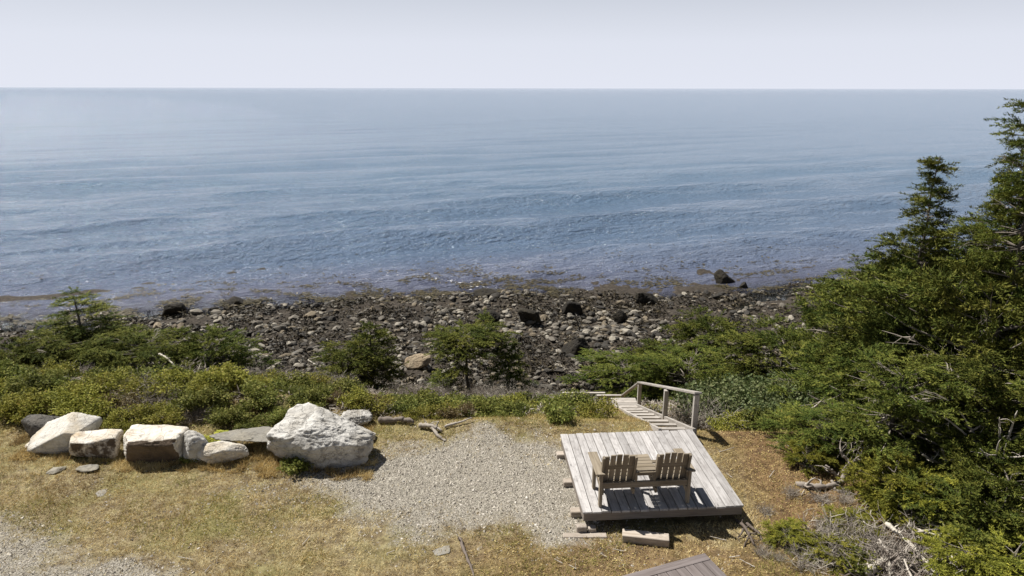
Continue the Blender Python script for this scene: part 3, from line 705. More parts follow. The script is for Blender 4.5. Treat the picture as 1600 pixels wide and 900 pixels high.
    n = len(P); D = unit(D); S = unit(np.cross(D, np.array([0, 0, 1.0]) + rng.normal(size=(n, 3)) * 0.55)) * (Lh * 0.30 * rng.uniform(0.8, 1.25, n))[:, None]
    V = np.stack([P - S / 2, P + S / 2, P + D * Lh[:, None]], 1).reshape(-1, 3); Fc = np.arange(3 * n).reshape(n, 3); Cc = np.repeat(C, 3, 0)
    return tb.mesh('trunk', True), mesh_np('crown', V, Fc, False, {'tint': Cc})
dome = lambda h: math.sqrt(max(0.02, 1 - (max(0, h - 0.25) / 0.78) ** 2)) * (0.7 + 0.3 * min(1, h / 0.25))
cone = lambda h: 0.13 + 0.95 * (1 - h) ** 0.75
tiers = lambda f, p: (lambda h: cone(h) * (0.86 + 0.16 * math.sin(h * f + p)))
umbrella = lambda h: 1.0 if h < 0.75 else math.sqrt(max(0.03, 1 - ((h - 0.75) / 0.26) ** 2))
PROTO = {
 'dome_a': conifer(1, 1.5, 1.2, 60, dome, (0.2, 0.1), 0.05, (0.0, 0.6), tier=0.25),
 'dome_b': conifer(2, 2.2, 1.7, 84, dome, (0.3, -0.1), 0.08, (-0.05, 0.55), tier=0.32, dead=0.3),
 'dome_c': conifer(3, 1.3, 1.5, 66, dome, (-0.2, 0.2), 0.05, (0.0, 0.5), tier=0.26, dead=0.25),
 'cone_a': conifer(4, 5.6, 2.2, 165, tiers(11, 0), (0.15, -0.1), 0.10, (-0.08, 0.5), trunk_r=0.014, tier=0.31, dead=0.28, dens=0.9),
 'cone_b': conifer(5, 6.4, 2.3, 185, tiers(13, 1), (0.1, 0.1), 0.10, (-0.08, 0.5), trunk_r=0.013, tier=0.31, dead=0.25, dens=0.9),
 'cone_c': conifer(6, 3.6, 1.9, 95, lambda h: 0.6 * cone(h) + 0.4 * dome(h), (0.3, -0.2), 0.05, (-0.05, 0.5), trunk_r=0.022, tier=0.38, dead=0.32),
 'leader': conifer(7, 5.6, 1.9, 130, lambda h: 0.10 + 0.95 * (1 - h) ** 1.1 if h < 0.66 else 0.09 + 0.42 * (1 - h) ** 0.9, (0.0, 0), 0.10, (-0.05, 0.5), trunk_r=0.012, dead=0.12, tier=0.24,
    extra=((0.80, 0.15, 1.0), (0.74, 2.9, 0.75), (0.70, 3.5, 0.95), (0.69, -0.4, 0.9), (0.86, 3.0, 0.5))),
 'layered': conifer(11, 2.8, 1.1, 34, lambda h: 0.12 + 0.85 * (1 - h) ** 0.6, (0.3, 0), 0.35, (-0.02, 0.25), trunk_r=0.018, dead=0.1, tier=0.45),
 'umbrella': conifer(8, 2.8, 0.95, 52, umbrella, (0.25, 0), 0.66, (0.05, 0.6), trunk_r=0.022, dead=0.05, tier=0.22, extra=((0.60, -0.2, 1.3), (0.58, 3.3, 1.0))),
 'small': conifer(9, 1.6, 0.75, 46, lambda h: 0.55 * cone(h) + 0.4 * dome(h), (0, 0), 0.06, (0.0, 0.6), tier=0.22),
 'bough': conifer(10, 1.0, 1.0, 40, dome, (-0.2, -0.2), 0.05, (0.0, 0.5), shoot=0.07, puff=1.0, tier=0.2),
}
PH = {'dome_a': (1.5, 1.2), 'dome_b': (2.2, 1.7), 'dome_c': (1.3, 1.5), 'cone_a': (5.6, 2.2), 'cone_b': (6.4, 2.3), 'cone_c': (3.6, 1.9), 'leader': (5.6, 1.9), 'layered': (2.8, 1.1), 'umbrella': (2.8, 1.05), 'small': (1.6, .75), 'bough': (1.0, 1.0)}
PINE = {}
def tree(proto, x, y, scale, label, rz=0.0, name='spruce_tree', cat='tree', group=None, z=None, needles='needles', tilt=(0, 0)):
    key = (proto, needles)
    zz = (gz1(x, y) if z is None else z) - 0.06
    if key not in PINE:
        e = empty(name, (x, y, zz)); tm, cm = PROTO[proto]
        if any(k[0] == proto for k in PINE): cm = cm.copy(); cm.materials.clear()
        PINE[key] = (e, [link('trunk', tm, M['bark'], e), link('crown', cm, M[needles], e)])
    else:
        e = copy_tree(*PINE[key]); e.name = name; e.location = (x, y, zz)
        if 'group' in e: del e['group']
    e.rotation_euler = (tilt[0], tilt[1], rz); e.scale = (scale,) * 3 if np.isscalar(scale) else scale
    return tag(e, label, cat, group)
def tree_px(proto, px, top, y, label, wide=None, **k):
    """a tree whose tip meets pixel (px, top) when it stands at distance y; wide = crown width in pixels"""
    p = aty(px, top, y); zg = gz1(p[0], y); h, r = PH[proto]; s = max(0.25, (p[2] - zg) / h * (0.86 if proto in ('dome_a', 'dome_b', 'dome_c', 'bough', 'umbrella') else 0.9 if proto in ('small', 'cone_c') else 0.97))
    sx = s if wide is None else (0.88 if y > 18 else 1.0) * wide / F_PX * math.hypot(y, CAM_H - p[2]) / (2 * r * 0.92)
    return tree(proto, p[0], y, (sx, sx, s), label, **k)
G_R = 'wind shaped spruces massed on the right bank'
TREES = [  # proto, px, top row, y, width px, label
 ('cone_b', 1642, 134, 13.2, 300, 'tallest spruce, cut by the right edge of the photo'),
 ('leader', 1464, 218, 15.2, 235, 'spruce with a bare pointed leader and one long side branch against the sea'),
 ('cone_a', 1585, 285, 14.6, 235, 'broad spruce between the tallest spruce and the pointed leader'),
 ('cone_a', 1632, 200, 14.0, 200, 'dense spruce just behind the tallest one at the right edge'),
 ('cone_c', 1440, 345, 15.6, 250, 'dense spruce below the pointed leader against the sea'),
 ('cone_c', 1392, 385, 17.0, 170, 'spruce on the seaward outline with tip just above the shoreline'),
 ('dome_b', 1322, 437, 18.5, 190, 'low spruce spreading over the beach at the seaward end of the mass'),
 ('dome_b', 1500, 410, 13.4, 330, 'wide spruce crown in the middle of the right mass'),
 ('dome_a', 1420, 458, 14.8, 240, 'rounded spruce above the dark hollow with dead branches'),
 ('dome_c', 1580, 440, 12.2, 300, 'flat topped spruce at the right edge below the tallest one'),
 ('dome_b', 1560, 530, 11.2, 280, 'olive spruce at right edge with dead grey branches beside it'),
 ('dome_b', 1410, 552, 11.3, 250, 'dark round spruce standing nearest behind the driftwood stump'),
 ('dome_c', 1495, 545, 12.3, 260, 'spruce right behind the dark round one, half hidden'),
 ('dome_c', 1345, 548, 15.0, 200, 'spreading spruce below the hollow of dead branches'),
 ('dome_a', 1230, 508, 19.5, 200, 'low spruce on the beach bank behind the bayberry bushes'),
 ('dome_a', 1296, 640, 11.6, 130, 'small low spruce left of the dark round one by the brown moss'),
 ('dome_c', 1560, 640, 10.3, 250, 'dark spruce at right edge above the green boughs'),
]
for pr, px, tp, y, wd, lb in TREES: tree_px(pr, px, tp, y, lb, wd, group=G_R, rz=px * 0.37)
G_L = 'low spruces on the beach bank'
TREES2 = [
 ('layered', 108, 456, 21.0, 190, 'flat layered spruce rising above the bushes at the far left'),
 ('dome_b', 70, 515, 20.0, 190, 'dark spruce bush under the flat layered spruce'),
 ('dome_a', 165, 508, 20.6, 170, 'spruce bush right of the flat layered spruce'),
 ('dome_b', 235, 512, 19.6, 180, 'spreading spruce bush with a bleached branch leaning before it'),
 ('dome_c', 320, 528, 19.4, 160, 'low spruce bush right of the bleached leaning branch'),
 ('dome_c', 20, 535, 19.2, 130, 'low spruce bush cut by the left edge'),
 ('small', 576, 502, 20.6, 90, 'narrow dark spruce with pointed tip in the middle of the bank'),
 ('dome_a', 545, 537, 20.3, 130, 'dark spruce bush at the foot of the narrow pointed spruce'),
 ('umbrella', 733, 500, 20.8, 130, 'umbrella shaped spruce with bare twin stems in front of the beach stones'),
 ('small', 792, 535, 20.9, 75, 'bright green low branch of spruce right of the umbrella spruce'),
 ('small', 690, 575, 20.2, 60, 'tiny spruce at the foot of the umbrella spruce'),
 ('dome_a', 1112, 487, 24.5, 130, 'rounded spruce bush on the beach bank right behind the stairs'),
 ('small', 1020, 528, 23.6, 80, 'small pointed spruce behind the stair landing'),
 ('dome_c', 985, 562, 23.0, 170, 'spreading spruce bush directly behind the lower stair railing'),
 ('dome_b', 1075, 550, 21.6, 170, 'large spruce bush behind the top of the handrail'),
]
for pr, px, tp, y, wd, lb in TREES2: tree_px(pr, px, tp, y, lb, wd, group=G_L, rz=px * 0.37)
TREES3 = [('bough', 1402, 722, 9.8, 120, 'needles_yellow', 'yellow green spruce bough beside the driftwood stump'), ('bough', 1450, 742, 9.5, 130, 'needles_yellow', 'low olive bough in the shade right of the stump'),
 ('bough', 1585, 715, 9.2, 150, 'needles', 'dark green bough at the right edge halfway down'), ('bough', 1555, 775, 8.8, 170, 'needles', 'spreading green bough above the bottom right corner'),
 ('bough', 1510, 835, 8.2, 130, 'needles_yellow', 'golden bough at the bottom right beside the dead branches'), ('bough', 1590, 850, 8.0, 150, 'needles_yellow', 'bright yellow bough filling the bottom right corner'),
 ('bough', 1300, 855, 8.5, 80, 'needles_yellow', 'small yellow green sprig before the brush pile'), ('bough', 1325, 805, 9.2, 70, 'needles_yellow', 'small green sprig at the left of the brush pile'),
 ('bough', 1262, 690, 11.0, 60, 'needles_yellow', 'bright green sprig under the small low spruce'), ('bough', 1225, 832, 8.9, 60, 'needles_yellow', 'low green sprig in the brown moss left of the brush pile')]
for pr, px, tp, y, wd, nd, lb in TREES3: tree_px(pr, px, tp, y, lb, wd, needles=nd, name='spruce_bough', cat='young spruce', group='young spruces at the bottom right', rz=px * 0.5)

# broadleaf shrubs
def shrub_mesh(seed, R, H, n, leaf=0.055, stems=16, up=0.5):
    rng = np.random.default_rng(seed); sb = MB(); P, D, C = [], [], []
    for s in range(stems):
        az = rng.uniform(0, 6.28); r = R * math.sqrt(rng.uniform(0.05, 1)); tip = np.array([math.cos(az) * r, math.sin(az) * r, H * (1.05 - 0.45 * (r / R) ** 2) * rng.uniform(0.65, 1.15)])
        root = tip * np.array([0.25, 0.25, 0]); t = np.linspace(0, 1, 5)[:, None]
        pth = root + (tip - root) * t + np.array([0, 0, 0.2 * H]) * (t * (1 - t)); sb.tube(pth, np.linspace(0.008, 0.003, 5), 3, (0.3, 0, 0), cap=False)
        m = n // stems; f = np.sqrt(rng.uniform(0.08, 1, m)); q = root + (tip - root) * f[:, None] + np.array([0, 0, 0.2 * H]) * (f * (1 - f))[:, None]
        sp = rng.normal(size=(m, 3)) * np.array([0.30, 0.30, 0.16]) * R * 0.45; P.append(q + sp)
        D.append(unit(sp) * 0.8 + rng.normal(size=(m, 3)) * 0.5 + np.array([0, 0, 0.1])); tn = np.clip(0.45 + rng.normal() * 0.12 + rng.normal(size=m) * 0.2, 0, 1); C.append(np.stack([tn] * 3, 1))
    P, D, C = map(np.concatenate, (P, D, C)); P[:, 2] = np.abs(P[:, 2]) + 0.01
    nrm = unit(rng.normal(size=P.shape) * 0.55 + np.array([0, 0, up])); D = D - nrm * (D * nrm).sum(1, keepdims=True)
    L = leaf * rng.uniform(0.7, 1.4, len(P))
    V, Fc, Cc = blades(P, D, L, L * 0.72, rng, C, 0.5, up=nrm)
    return sb.mesh('stem', True), mesh_np('foliage', V, Fc, False, {'tint': Cc})
SH = {'bramble': (shrub_mesh(1, 0.55, 0.5, 2600), 'leaf'), 'bramble_b': (shrub_mesh(2, 0.7, 0.62, 3200, 0.06), 'leaf'), 'golden': (shrub_mesh(3, 0.6, 0.5, 2600, 0.05), 'leaf_gold'),
      'golden_b': (shrub_mesh(4, 0.5, 0.65, 2400, 0.055), 'leaf_gold'), 'bayberry': (shrub_mesh(5, 0.6, 0.8, 2800, 0.06, 22, 0.3), 'leaf_blue'), 'rust': (shrub_mesh(7, 0.55, 0.45, 2400, 0.042), 'leaf_rust'), 'low': (shrub_mesh(6, 0.3, 0.3, 900, 0.05, 10), 'leaf')}
SH_O = {}
def shrub(kind, x, y, s, label, group=None, name='shrub', cat='shrub', rz=0.0):
    z = gz1(x, y) - 0.03
    if kind not in SH_O:
        (sm, fm), mt = SH[kind]; e = empty(name, (x, y, z)); SH_O[kind] = (e, [link('stem', sm, M['bark'], e), link('foliage', fm, M[mt], e)])
    else:
        e = copy_tree(*SH_O[kind]); e.name = name; e.location = (x, y, z)
        if 'group' in e: del e['group']
    e.rotation_euler = (0, 0, rz); e.scale = (s, s, s * 0.95); return tag(e, label, cat, group)
# ferns
def fern_mesh(seed, n=13, L=0.6):
    rng = np.random.default_rng(seed); P, D, Ls, C = [], [], [], []
    for k in range(n):
        az = k * 2.4 + rng.normal() * 0.3; dh = np.array([math.cos(az), math.sin(az), 0]); l = L * rng.uniform(0.7, 1.1); per = np.array([-dh[1], dh[0], 0]); m = 22
        t = np.linspace(0.12, 1, m); q = dh * (l * t)[:, None] * 0.85 + np.array([0, 0, 1]) * (l * (1.0 * t - 0.85 * t ** 2))[:, None]
        for sg in (-1, 1):
            P.append(q); D.append(per * sg + dh * 0.45 + rng.normal(size=(m, 3)) * 0.08 - np.array([0, 0, 0.15])); Ls.append(0.16 * np.sin(np.clip(t * 2.6 + 0.25, 0, 3.1)) + 0.015)
            tn = np.clip(0.55 + rng.normal() * 0.1 + rng.normal(size=m) * 0.08, 0, 1); C.append(np.stack([tn] * 3, 1))
    P, D, Ls, C = map(np.concatenate, (P, D, Ls, C)); V, Fc, Cc = blades(P, D, Ls, 0.012 + Ls * 0.22, rng, C, 0.4, up=np.tile([0.1, 0, 1.0], (len(P), 1)))
    return mesh_np('fronds', V, Fc, False, {'tint': Cc})
# dead brush
def brush_mesh(seed, R, H, n, thick=0.006, flat=0.5):
    rng = np.random.default_rng(seed); m = MB()
    for k in range(n):
        az = rng.uniform(0, 6.28); r0 = R * 0.5 * math.sqrt(rng.uniform()); p = np.array([math.cos(az) * r0, math.sin(az) * r0, rng.uniform(0, 0.3) * H])
        d = unit(np.array([rng.normal(), rng.normal(), abs(rng.normal()) * flat + 0.1])); L = R * rng.uniform(0.35, 1.1); pts = [p]
        for s in range(5):
            d = unit(d + rng.normal(size=3) * 0.33); pts.append(pts[-1] + d * L / 5)
        pts = np.array(pts); pts[:, 2] = np.abs(pts[:, 2]); pts[:, 2] = np.minimum(pts[:, 2], H * (0.75 + rng.uniform(0, .4))); w = thick * rng.uniform(0.5, 1.5); c = np.clip(rng.normal(0.55, 0.2), 0, 1)
        m.tube(pts, np.linspace(w, w * 0.3, 6), 3, (c, c, c), cap=False)
        for _ in range(3):
            q = pts[rng.integers(1, 5)]; dd = unit(d + rng.normal(size=3) * 0.8); l = L * rng.uniform(0.15, 0.4)
            m.tube(np.stack([q, q + dd * l * 0.5 + rng.normal(size=3) * 0.02, q + dd * l]), np.array([w * 0.6, w * 0.45, w * 0.2]), 3, (c, c, c), cap=False)
    return m.mesh('dead_brush')
BR = [brush_mesh(1, 0.8, 0.45, 170, 0.005), brush_mesh(2, 0.7, 0.6, 150, 0.005, 0.9), brush_mesh(3, 0.9, 0.35, 90, 0.010, 0.3), brush_mesh(4, 1.0, 0.5, 60, 0.017, 0.4)]
def brush(k, x, y, s, label, group, rz=0.0, lift=0.0):
    o = link('dead_brush', BR[k], M['dead'], None, (x, y, gz1(x, y) + lift), (0, 0, rz), (s, s, s)); return tag(o, label, 'dead brush', group)

# scattered planting, each named by the landmark it stands nearest to
LM = []   # (name, x, y)
def lm(name, px, py, z=None, y=None):
    p = at(px, py, 0 if z is None else z) if y is None else aty(px, py, y); LM.append((name, p[0], p[1]))
class Ord:
    W = ['nearest', 'second nearest', 'third nearest', 'fourth nearest', 'fifth nearest', 'sixth nearest', 'seventh nearest', 'eighth nearest', 'ninth nearest', 'tenth nearest']
    def __getitem__(s, k): return s.W[k] if k < 10 else f"{k + 1}{ {1: 'st', 2: 'nd', 3: 'rd'}.get((k + 1) % 10, 'th') if k + 1 not in (11, 12, 13) else 'th'} nearest"
ORD = Ord()
def name_by_landmark(items, lms, fmt):
    """items: (what, x, y) -> labels 'what, second nearest to landmark'"""
    byk = {}
    for i, (w, x, y) in enumerate(items):
        d = [(x - l[1]) ** 2 + (y - l[2]) ** 2 for l in lms]; j = int(np.argmin(d)); byk.setdefault((w, j), []).append((d[j], i))
    out = [None] * len(items)
    for (w, j), lst in byk.items():
        for k, (_, i) in enumerate(sorted(lst)): out[i] = fmt.format(w=w, o=ORD[k], l=lms[j][0])
    return out
LAND = [(a, at(px, py)[0], at(px, py)[1]) for a, px, py in (('the dark end boulder', 62, 700), ('the sloping white slab', 110, 700), ('the cream boulder', 150, 715), ('the blocky white boulder', 240, 720), ('the rounded white boulder', 346, 722), ('the largest boulder', 500, 725), ('the grey driftwood root', 700, 680))]
LAND += [(a, aty(px, 560, y)[0], y) for a, px, y in (('the flat layered spruce', 108, 21.0), ('the bleached leaning branch', 255, 18.6), ('the narrow pointed spruce', 576, 20.6), ('the umbrella spruce', 733, 20.8), ('the lower stair railing', 912, 22.0), ('the stair landing', 975, 18.2), ('the top handrail post', 1089, 12.5), ('the dark round spruce', 1410, 12), ('the driftwood stump', 1310, 11))]
rng = np.random.default_rng(77)
def fits(pts, x, y, dmin): return all((x - a) ** 2 + (y - b_) ** 2 > dmin * dmin for a, b_ in pts)
sh_items, pts = [], []
for _ in range(3400):
    if len(sh_items) >= 148: break
    x = rng.uniform(-14.5, 2.0); y = bank_y(x) + rng.uniform(-2.0, 3.4)
    lim = np.interp(x, [-14, -9.5, -5.2, -3.2, -2.0, 0, 2], [12.2, 11.9, 12.2, 12.75, 12.9, 13.1, 13.6])
    if y < lim or not fits(pts, x, y, 0.44 if x < -5.5 else 0.40): continue
    if n2(x, y, 0.6, 66)[0] < (0.43 if x < -5.5 else 0.27): continue
    pts.append((x, y)); g = n2(x, y, 0.45, 67)[0] + rng.normal() * 0.07
    left = x < -5.5
    if rng.uniform() < 0.10: g = -1
    rng.uniform(); kind = 'rust' if g < 0 else ('golden' if rng.uniform() < .5 else 'golden_b') if (g > 0.49 and left) or g > 0.60 else ('bramble' if rng.uniform() < .5 else 'bramble_b')
    sh_items.append((kind, x, y, rng.uniform(0.5, 1.0) * (1.0 if left else 0.85)))
labs = name_by_landmark([({'g': 'golden green leafy shrub', 'r': 'rusty brown leafy shrub', 'b': 'green bramble bush'}[k[0]], x, y) for k, x, y, s in sh_items], LAND, '{w}, {o} of its kind to {l}')
for (k, x, y, s), lb in zip(sh_items, labs): shrub(k, x, y, s, lb, 'leafy bushes along the bank edge', rz=rng.uniform(0, 6.28))
# bayberry thicket right of the stairs
bi = []; pts = []
for _ in range(900):
    if len(bi) >= 34: break
    px, y = rng.uniform(1105, 1265), rng.uniform(13.5, 19.5); p = aty(px, 560, y); x = p[0]
    if x < 4.3 or not fits(pts, x, y, 0.5): continue
    pts.append((x, y)); bi.append((x, y, rng.uniform(0.8, 1.35)))
labs = name_by_landmark([('glossy bayberry bush', x, y) for x, y, s in bi], LAND, '{w} on the bank, {o} to {l}')
for (x, y, s), lb in zip(bi, labs): shrub('bayberry', x, y, s, lb, 'bayberry bushes right of the stairs', rz=rng.uniform(0, 6.28))
for k, (px, py, kind, s, lb) in enumerate([(459, 738, 'low', 0.95, 'green weed growing against the foot of the largest boulder'), (300, 722, 'low', 0.6, 'small weed between the blocky and the rounded white boulders'),
      (1190, 650, 'bramble', 0.9, 'yellow green bush right of the top handrail post'), (1140, 655, 'golden', 0.7, 'golden bush just right of the top handrail post'), (870, 655, 'low', 1.2, 'dark green bush in the grass left of the stairs'),
      (1235, 640, 'golden_b', 0.8, 'golden green bush at the edge of brown moss'), (1230, 840, 'low', 0.65, 'leafy green patch in the brown moss at bottom right'), (1275, 850, 'low', 0.6, 'leafy green patch left of the brush pile'), (1345, 890, 'low', 1.0, 'leafy sprig at the bottom edge by the driftwood')]):
    p = at(px, py); shrub(kind, p[0], p[1], s, lb, rz=k)
fm = fern_mesh(3); fpts = [(1255, 625, 'bright fern beside a pale curved branch right of the stairs'), (1395, 800, 'fern under the yellow bough beside the stump'), (1440, 810, 'fern in the shade right of the stump'), (1480, 770, 'fern in front of the dark hollow'), (1545, 890, 'golden fern at the bottom right edge'), (20, 610, 'tall fern clump at the left edge behind the dark end boulder'), (60, 622, 'fern clump right of the left edge clump'), (330, 700, 'fern behind the rounded white boulder')]
for i, (px, py, lb) in enumerate(fpts):
    p = at(px, py); e = empty('fern', (p[0], p[1], gz1(p[0], p[1])), lb, 'fern', 'ferns', rz=i * 1.3, scale=0.8 + 0.15 * (i % 3)); link('fronds', fm, M['needles_yellow'] if i != 7 else None, e)
bri = []
ZB = [((395, 560), (0, 1), 16.5, 19.0, 18, 'grey brown dead brush'), ((600, 700), (0, 1), 17, 20, 8, 'grey brown dead brush'), ((745, 840), (0, 1), 15.5, 20.5, 20, 'grey brown dead brush'), ((60, 330), (0, 2), 17.2, 18.6, 9, 'bleached dead brush'),
      ((1060, 1250), (1, 2), 13.2, 15.2, 14, 'bleached dead brush'), ((1280, 1400), (1, 2), 13.2, 16.5, 10, 'bleached dead brush'), ((1480, 1600), (1, 2), 10.3, 11.6, 8, 'pale dead brush'), ((1370, 1500), (2, 3), 7.9, 9.4, 12, 'bleached dead brush'), ((1260, 1330), (2,), 8.0, 9.2, 2, 'bleached dead brush'), ((200, 330), (0,), 12.5, 14.5, 4, 'grey dead brush')]
for (pa, ks, y0, y1, n, w) in ZB:
    for _ in range(n):
        y = rng.uniform(y0, y1); x = aty(rng.uniform(*pa), 600, y)[0]
        if w.startswith('pale'): pass
        bri.append((w, x, y, ks[rng.integers(len(ks))], rng.uniform(0.6, 1.1)))
for _ in range(9):
    p = at(rng.uniform(1190, 1345), rng.uniform(770, 885)); bri.append(('small tangle of dead twigs', p[0], p[1], int(rng.integers(1, 3)), rng.uniform(0.28, 0.5)))
labs = name_by_landmark([(w, x, y) for w, x, y, *_ in bri], LAND, '{w} on the ground, {o} to {l}')
for (w, x, y, k, s), lb in zip(bri, labs): brush(k, x, y, s * (0.75 if y < 10 else 1), lb, 'dead grey brush', rng.uniform(0, 6.28))

# driftwood, logs, loose branches
LAST = [None]
def branch(name, pts, r0, r1, label, cat, seed=0, n=7, knots=0, group=None, tone=0.75):
    """a gnarled branch through world points, with broken side limbs"""
    rng = np.random.default_rng(seed); m = MB(); K = 22; allQ = []
    if not isinstance(pts[0], (list, tuple)): pts = [pts]
    for li, P in enumerate(pts):
        P = np.array(P, float); t = np.linspace(0, len(P) - 1, K); Q = np.stack([np.interp(t, np.arange(len(P)), P[:, k]) for k in range(3)], 1)
        for _ in range(2): Q[1:-1] = (Q[:-2] + 2 * Q[1:-1] + Q[2:]) / 4
        Q += np.cumsum(rng.normal(size=Q.shape), 0) * r0 * 0.10; k_ = 0.8 ** li; R = np.linspace(r0, r1, K) * rng.uniform(0.75, 1.25, K) * k_; R[0] *= 0.6; R[-1] *= 0.35
        if li == 0: c0_ = Q.mean(0); c0_[2] = Q[:, 2].min()
        Q = Q - c0_; m.tube(Q, R, n, (np.clip(tone + rng.normal() * .06, 0, 1), 0, 0))
        for k in range(knots // len(pts)):
            i = rng.integers(1, K - 1); d = unit(rng.normal(size=3) * np.array([1, 1, .6]) + np.array([0, 0, 0.35])); l = rng.uniform(0.12, 0.42) * min(1, 0.35 + r0 * 9); q = [Q[i]]
            for _ in range(4): d = unit(d + rng.normal(size=3) * 0.3); q.append(q[-1] + d * l / 4)
            m.tube(np.array(q), R[i] * np.array([0.55, 0.38, 0.3, 0.2, 0.07]), 5, (np.clip(tone + rng.normal() * .1, 0, 1), 0, 0))
    V = np.concatenate(m.V); dv = (fbm(V * 14 + seed, seed, 3) - 0.5) * r0 * 0.9; o_ = 0
    for a in range(len(m.V)): k = len(m.V[a]); m.V[a] = m.V[a] + rng.normal(size=(k, 3)) * r0 * 0.06 + dv[o_:o_ + k, None] * np.array([.4, .4, .6]); o_ += k
    o = m.obj(name, M['dead'], smooth=True, loc=c0_); LAST[0] = o; return tag(o, label, cat, group)
def wp(px, py, h=0.0):
    p = at(px, py, h); p[2] = gz1(p[0], p[1]) + h; return p
branch('driftwood_root', [[wp(655, 664, .05), wp(675, 665, .10), wp(692, 673, .06)], [wp(672, 664, .10), wp(684, 678, .06), wp(695, 686, .02)], [wp(680, 668, .10), wp(690, 660, .18)], [wp(668, 665, .08), wp(664, 656, .14)]], 0.05, 0.02, 'gnarled grey driftwood root lying where grass meets gravel', 'driftwood', 1, 7, 8, tone=.55)
branch('driftwood_stick', [wp(695, 668, .05), wp(740, 662, .05)], 0.03, 0.012, 'thin driftwood stick beside the driftwood root', 'driftwood', 2)
branch('fallen_log', [wp(590, 655, .08), wp(625, 655, .08), wp(650, 660, .05)], 0.07, 0.04, 'grey fallen log behind the rough grey boulder', 'log', 3, tone=.4)
branch('driftwood_stump', [[wp(1243, 757, .0), wp(1275, 760, .05), wp(1308, 752, .10), wp(1330, 738, .22)], [wp(1325, 742, .15), wp(1333, 728, .35), wp(1318, 708, .55)], [wp(1318, 752, .10), wp(1322, 735, .28), wp(1340, 722, .40), wp(1362, 722, .45)], [wp(1300, 752, .08), wp(1312, 765, .02), wp(1335, 772, .0)], [wp(1310, 745, .12), wp(1295, 735, .30), wp(1288, 730, .32)]], 0.065, 0.025, 'gnarled grey driftwood stump at the edge of brown moss', 'driftwood', 4, 8, 15, tone=.6)
branch('driftwood_log', [wp(1350, 895, .1), wp(1385, 872, .18), wp(1400, 895, .1), wp(1420, 915, .05)], 0.075, 0.05, 'thick twisted pale driftwood log at the bottom edge', 'driftwood', 5, 8, 4, tone=.85)
branch('dead_branch', [wp(1385, 815, .3), wp(1425, 850, .25), wp(1465, 900, .15)], 0.035, 0.02, 'long straight bleached branch across the brush pile', 'branch', 6, 6, 8, tone=.95)
branch('dead_branch', [wp(1320, 835, .1), wp(1332, 865, .15), wp(1330, 890, .1)], 0.03, 0.02, 'curved bleached branch on the left side of the brush pile', 'branch', 7, 6, 4, tone=.9)
branch('dead_branch', [wp(1430, 830, .3), wp(1470, 825, .25), wp(1490, 850, .1)], 0.025, 0.012, 'arched bleached branch on the right of the brush pile', 'branch', 8, 6, 4, tone=.95)
branch('root_clump', [[wp(1150, 808, .02), wp(1165, 822, .10), wp(1180, 850, .03)], [wp(1165, 815, .06), wp(1185, 828, .08), wp(1195, 848, .0)], [wp(1160, 825, .08), wp(1150, 840, .02)], [wp(1172, 830, .1), wp(1160, 855, .0)]], 0.03, 0.014, 'dark root clump in the grass beyond the deck corner', 'root', 9, 7, 16, tone=.08)
branch('exposed_root', [wp(718, 838, .03), wp(728, 862, .05), wp(742, 900, .02)], 0.03, 0.015, 'long exposed root running down from the gravel edge', 'root', 10, 6, 3, tone=.35)
branch('dead_branch', [aty(248, 553, 18.6), aty(262, 560, 18.3), aty(280, 578, 18.0)], 0.035, 0.015, 'bleached branch leaning before the left spruce bushes', 'branch', 11, 6, 3, tone=1.0)
branch('dead_branch', [aty(493, 570, 18.6), aty(480, 562, 18.8), aty(498, 557, 19.0)], 0.02, 0.01, 'thin grey branch left of the narrow pointed spruce', 'branch', 12, 5, 2, tone=.9)
branch('dead_branch', [wp(1265, 640, .1), wp(1272, 618, .5), wp(1290, 605, .7)], 0.025, 0.01, 'pale curved branch standing by the bright fern', 'branch', 13, 5, 3, tone=.95)
SK = []
for i in range(16):
    px, py = rng.uniform(1120, 1290), rng.uniform(690, 890); a = rng.uniform(0, 3.1); p = wp(px, py, 0.02); l = rng.uniform(.12, .35)
    branch('loose_stick', [p, p + np.array([math.cos(a) * l, math.sin(a) * l, 0.03])], 0.009, 0.005, None, 'stick', 100 + i, 4, 1, 'loose sticks on the ground', 1.0); SK.append((LAST[0], 'thin pale stick on the brown moss', p[0], p[1]))
for i in range(8):
    px, py = rng.uniform(300, 980), rng.uniform(845, 895); a = rng.uniform(0, 3.1); p = wp(px, py, 0.02); l = rng.uniform(.1, .25)
    branch('loose_stick', [p, p + np.array([math.cos(a) * l, math.sin(a) * l, 0.03])], 0.008, 0.005, None, 'stick', 140 + i, 4, 1, 'loose sticks on the ground', .9); SK.append((LAST[0], 'thin pale stick in the dry grass', p[0], p[1]))

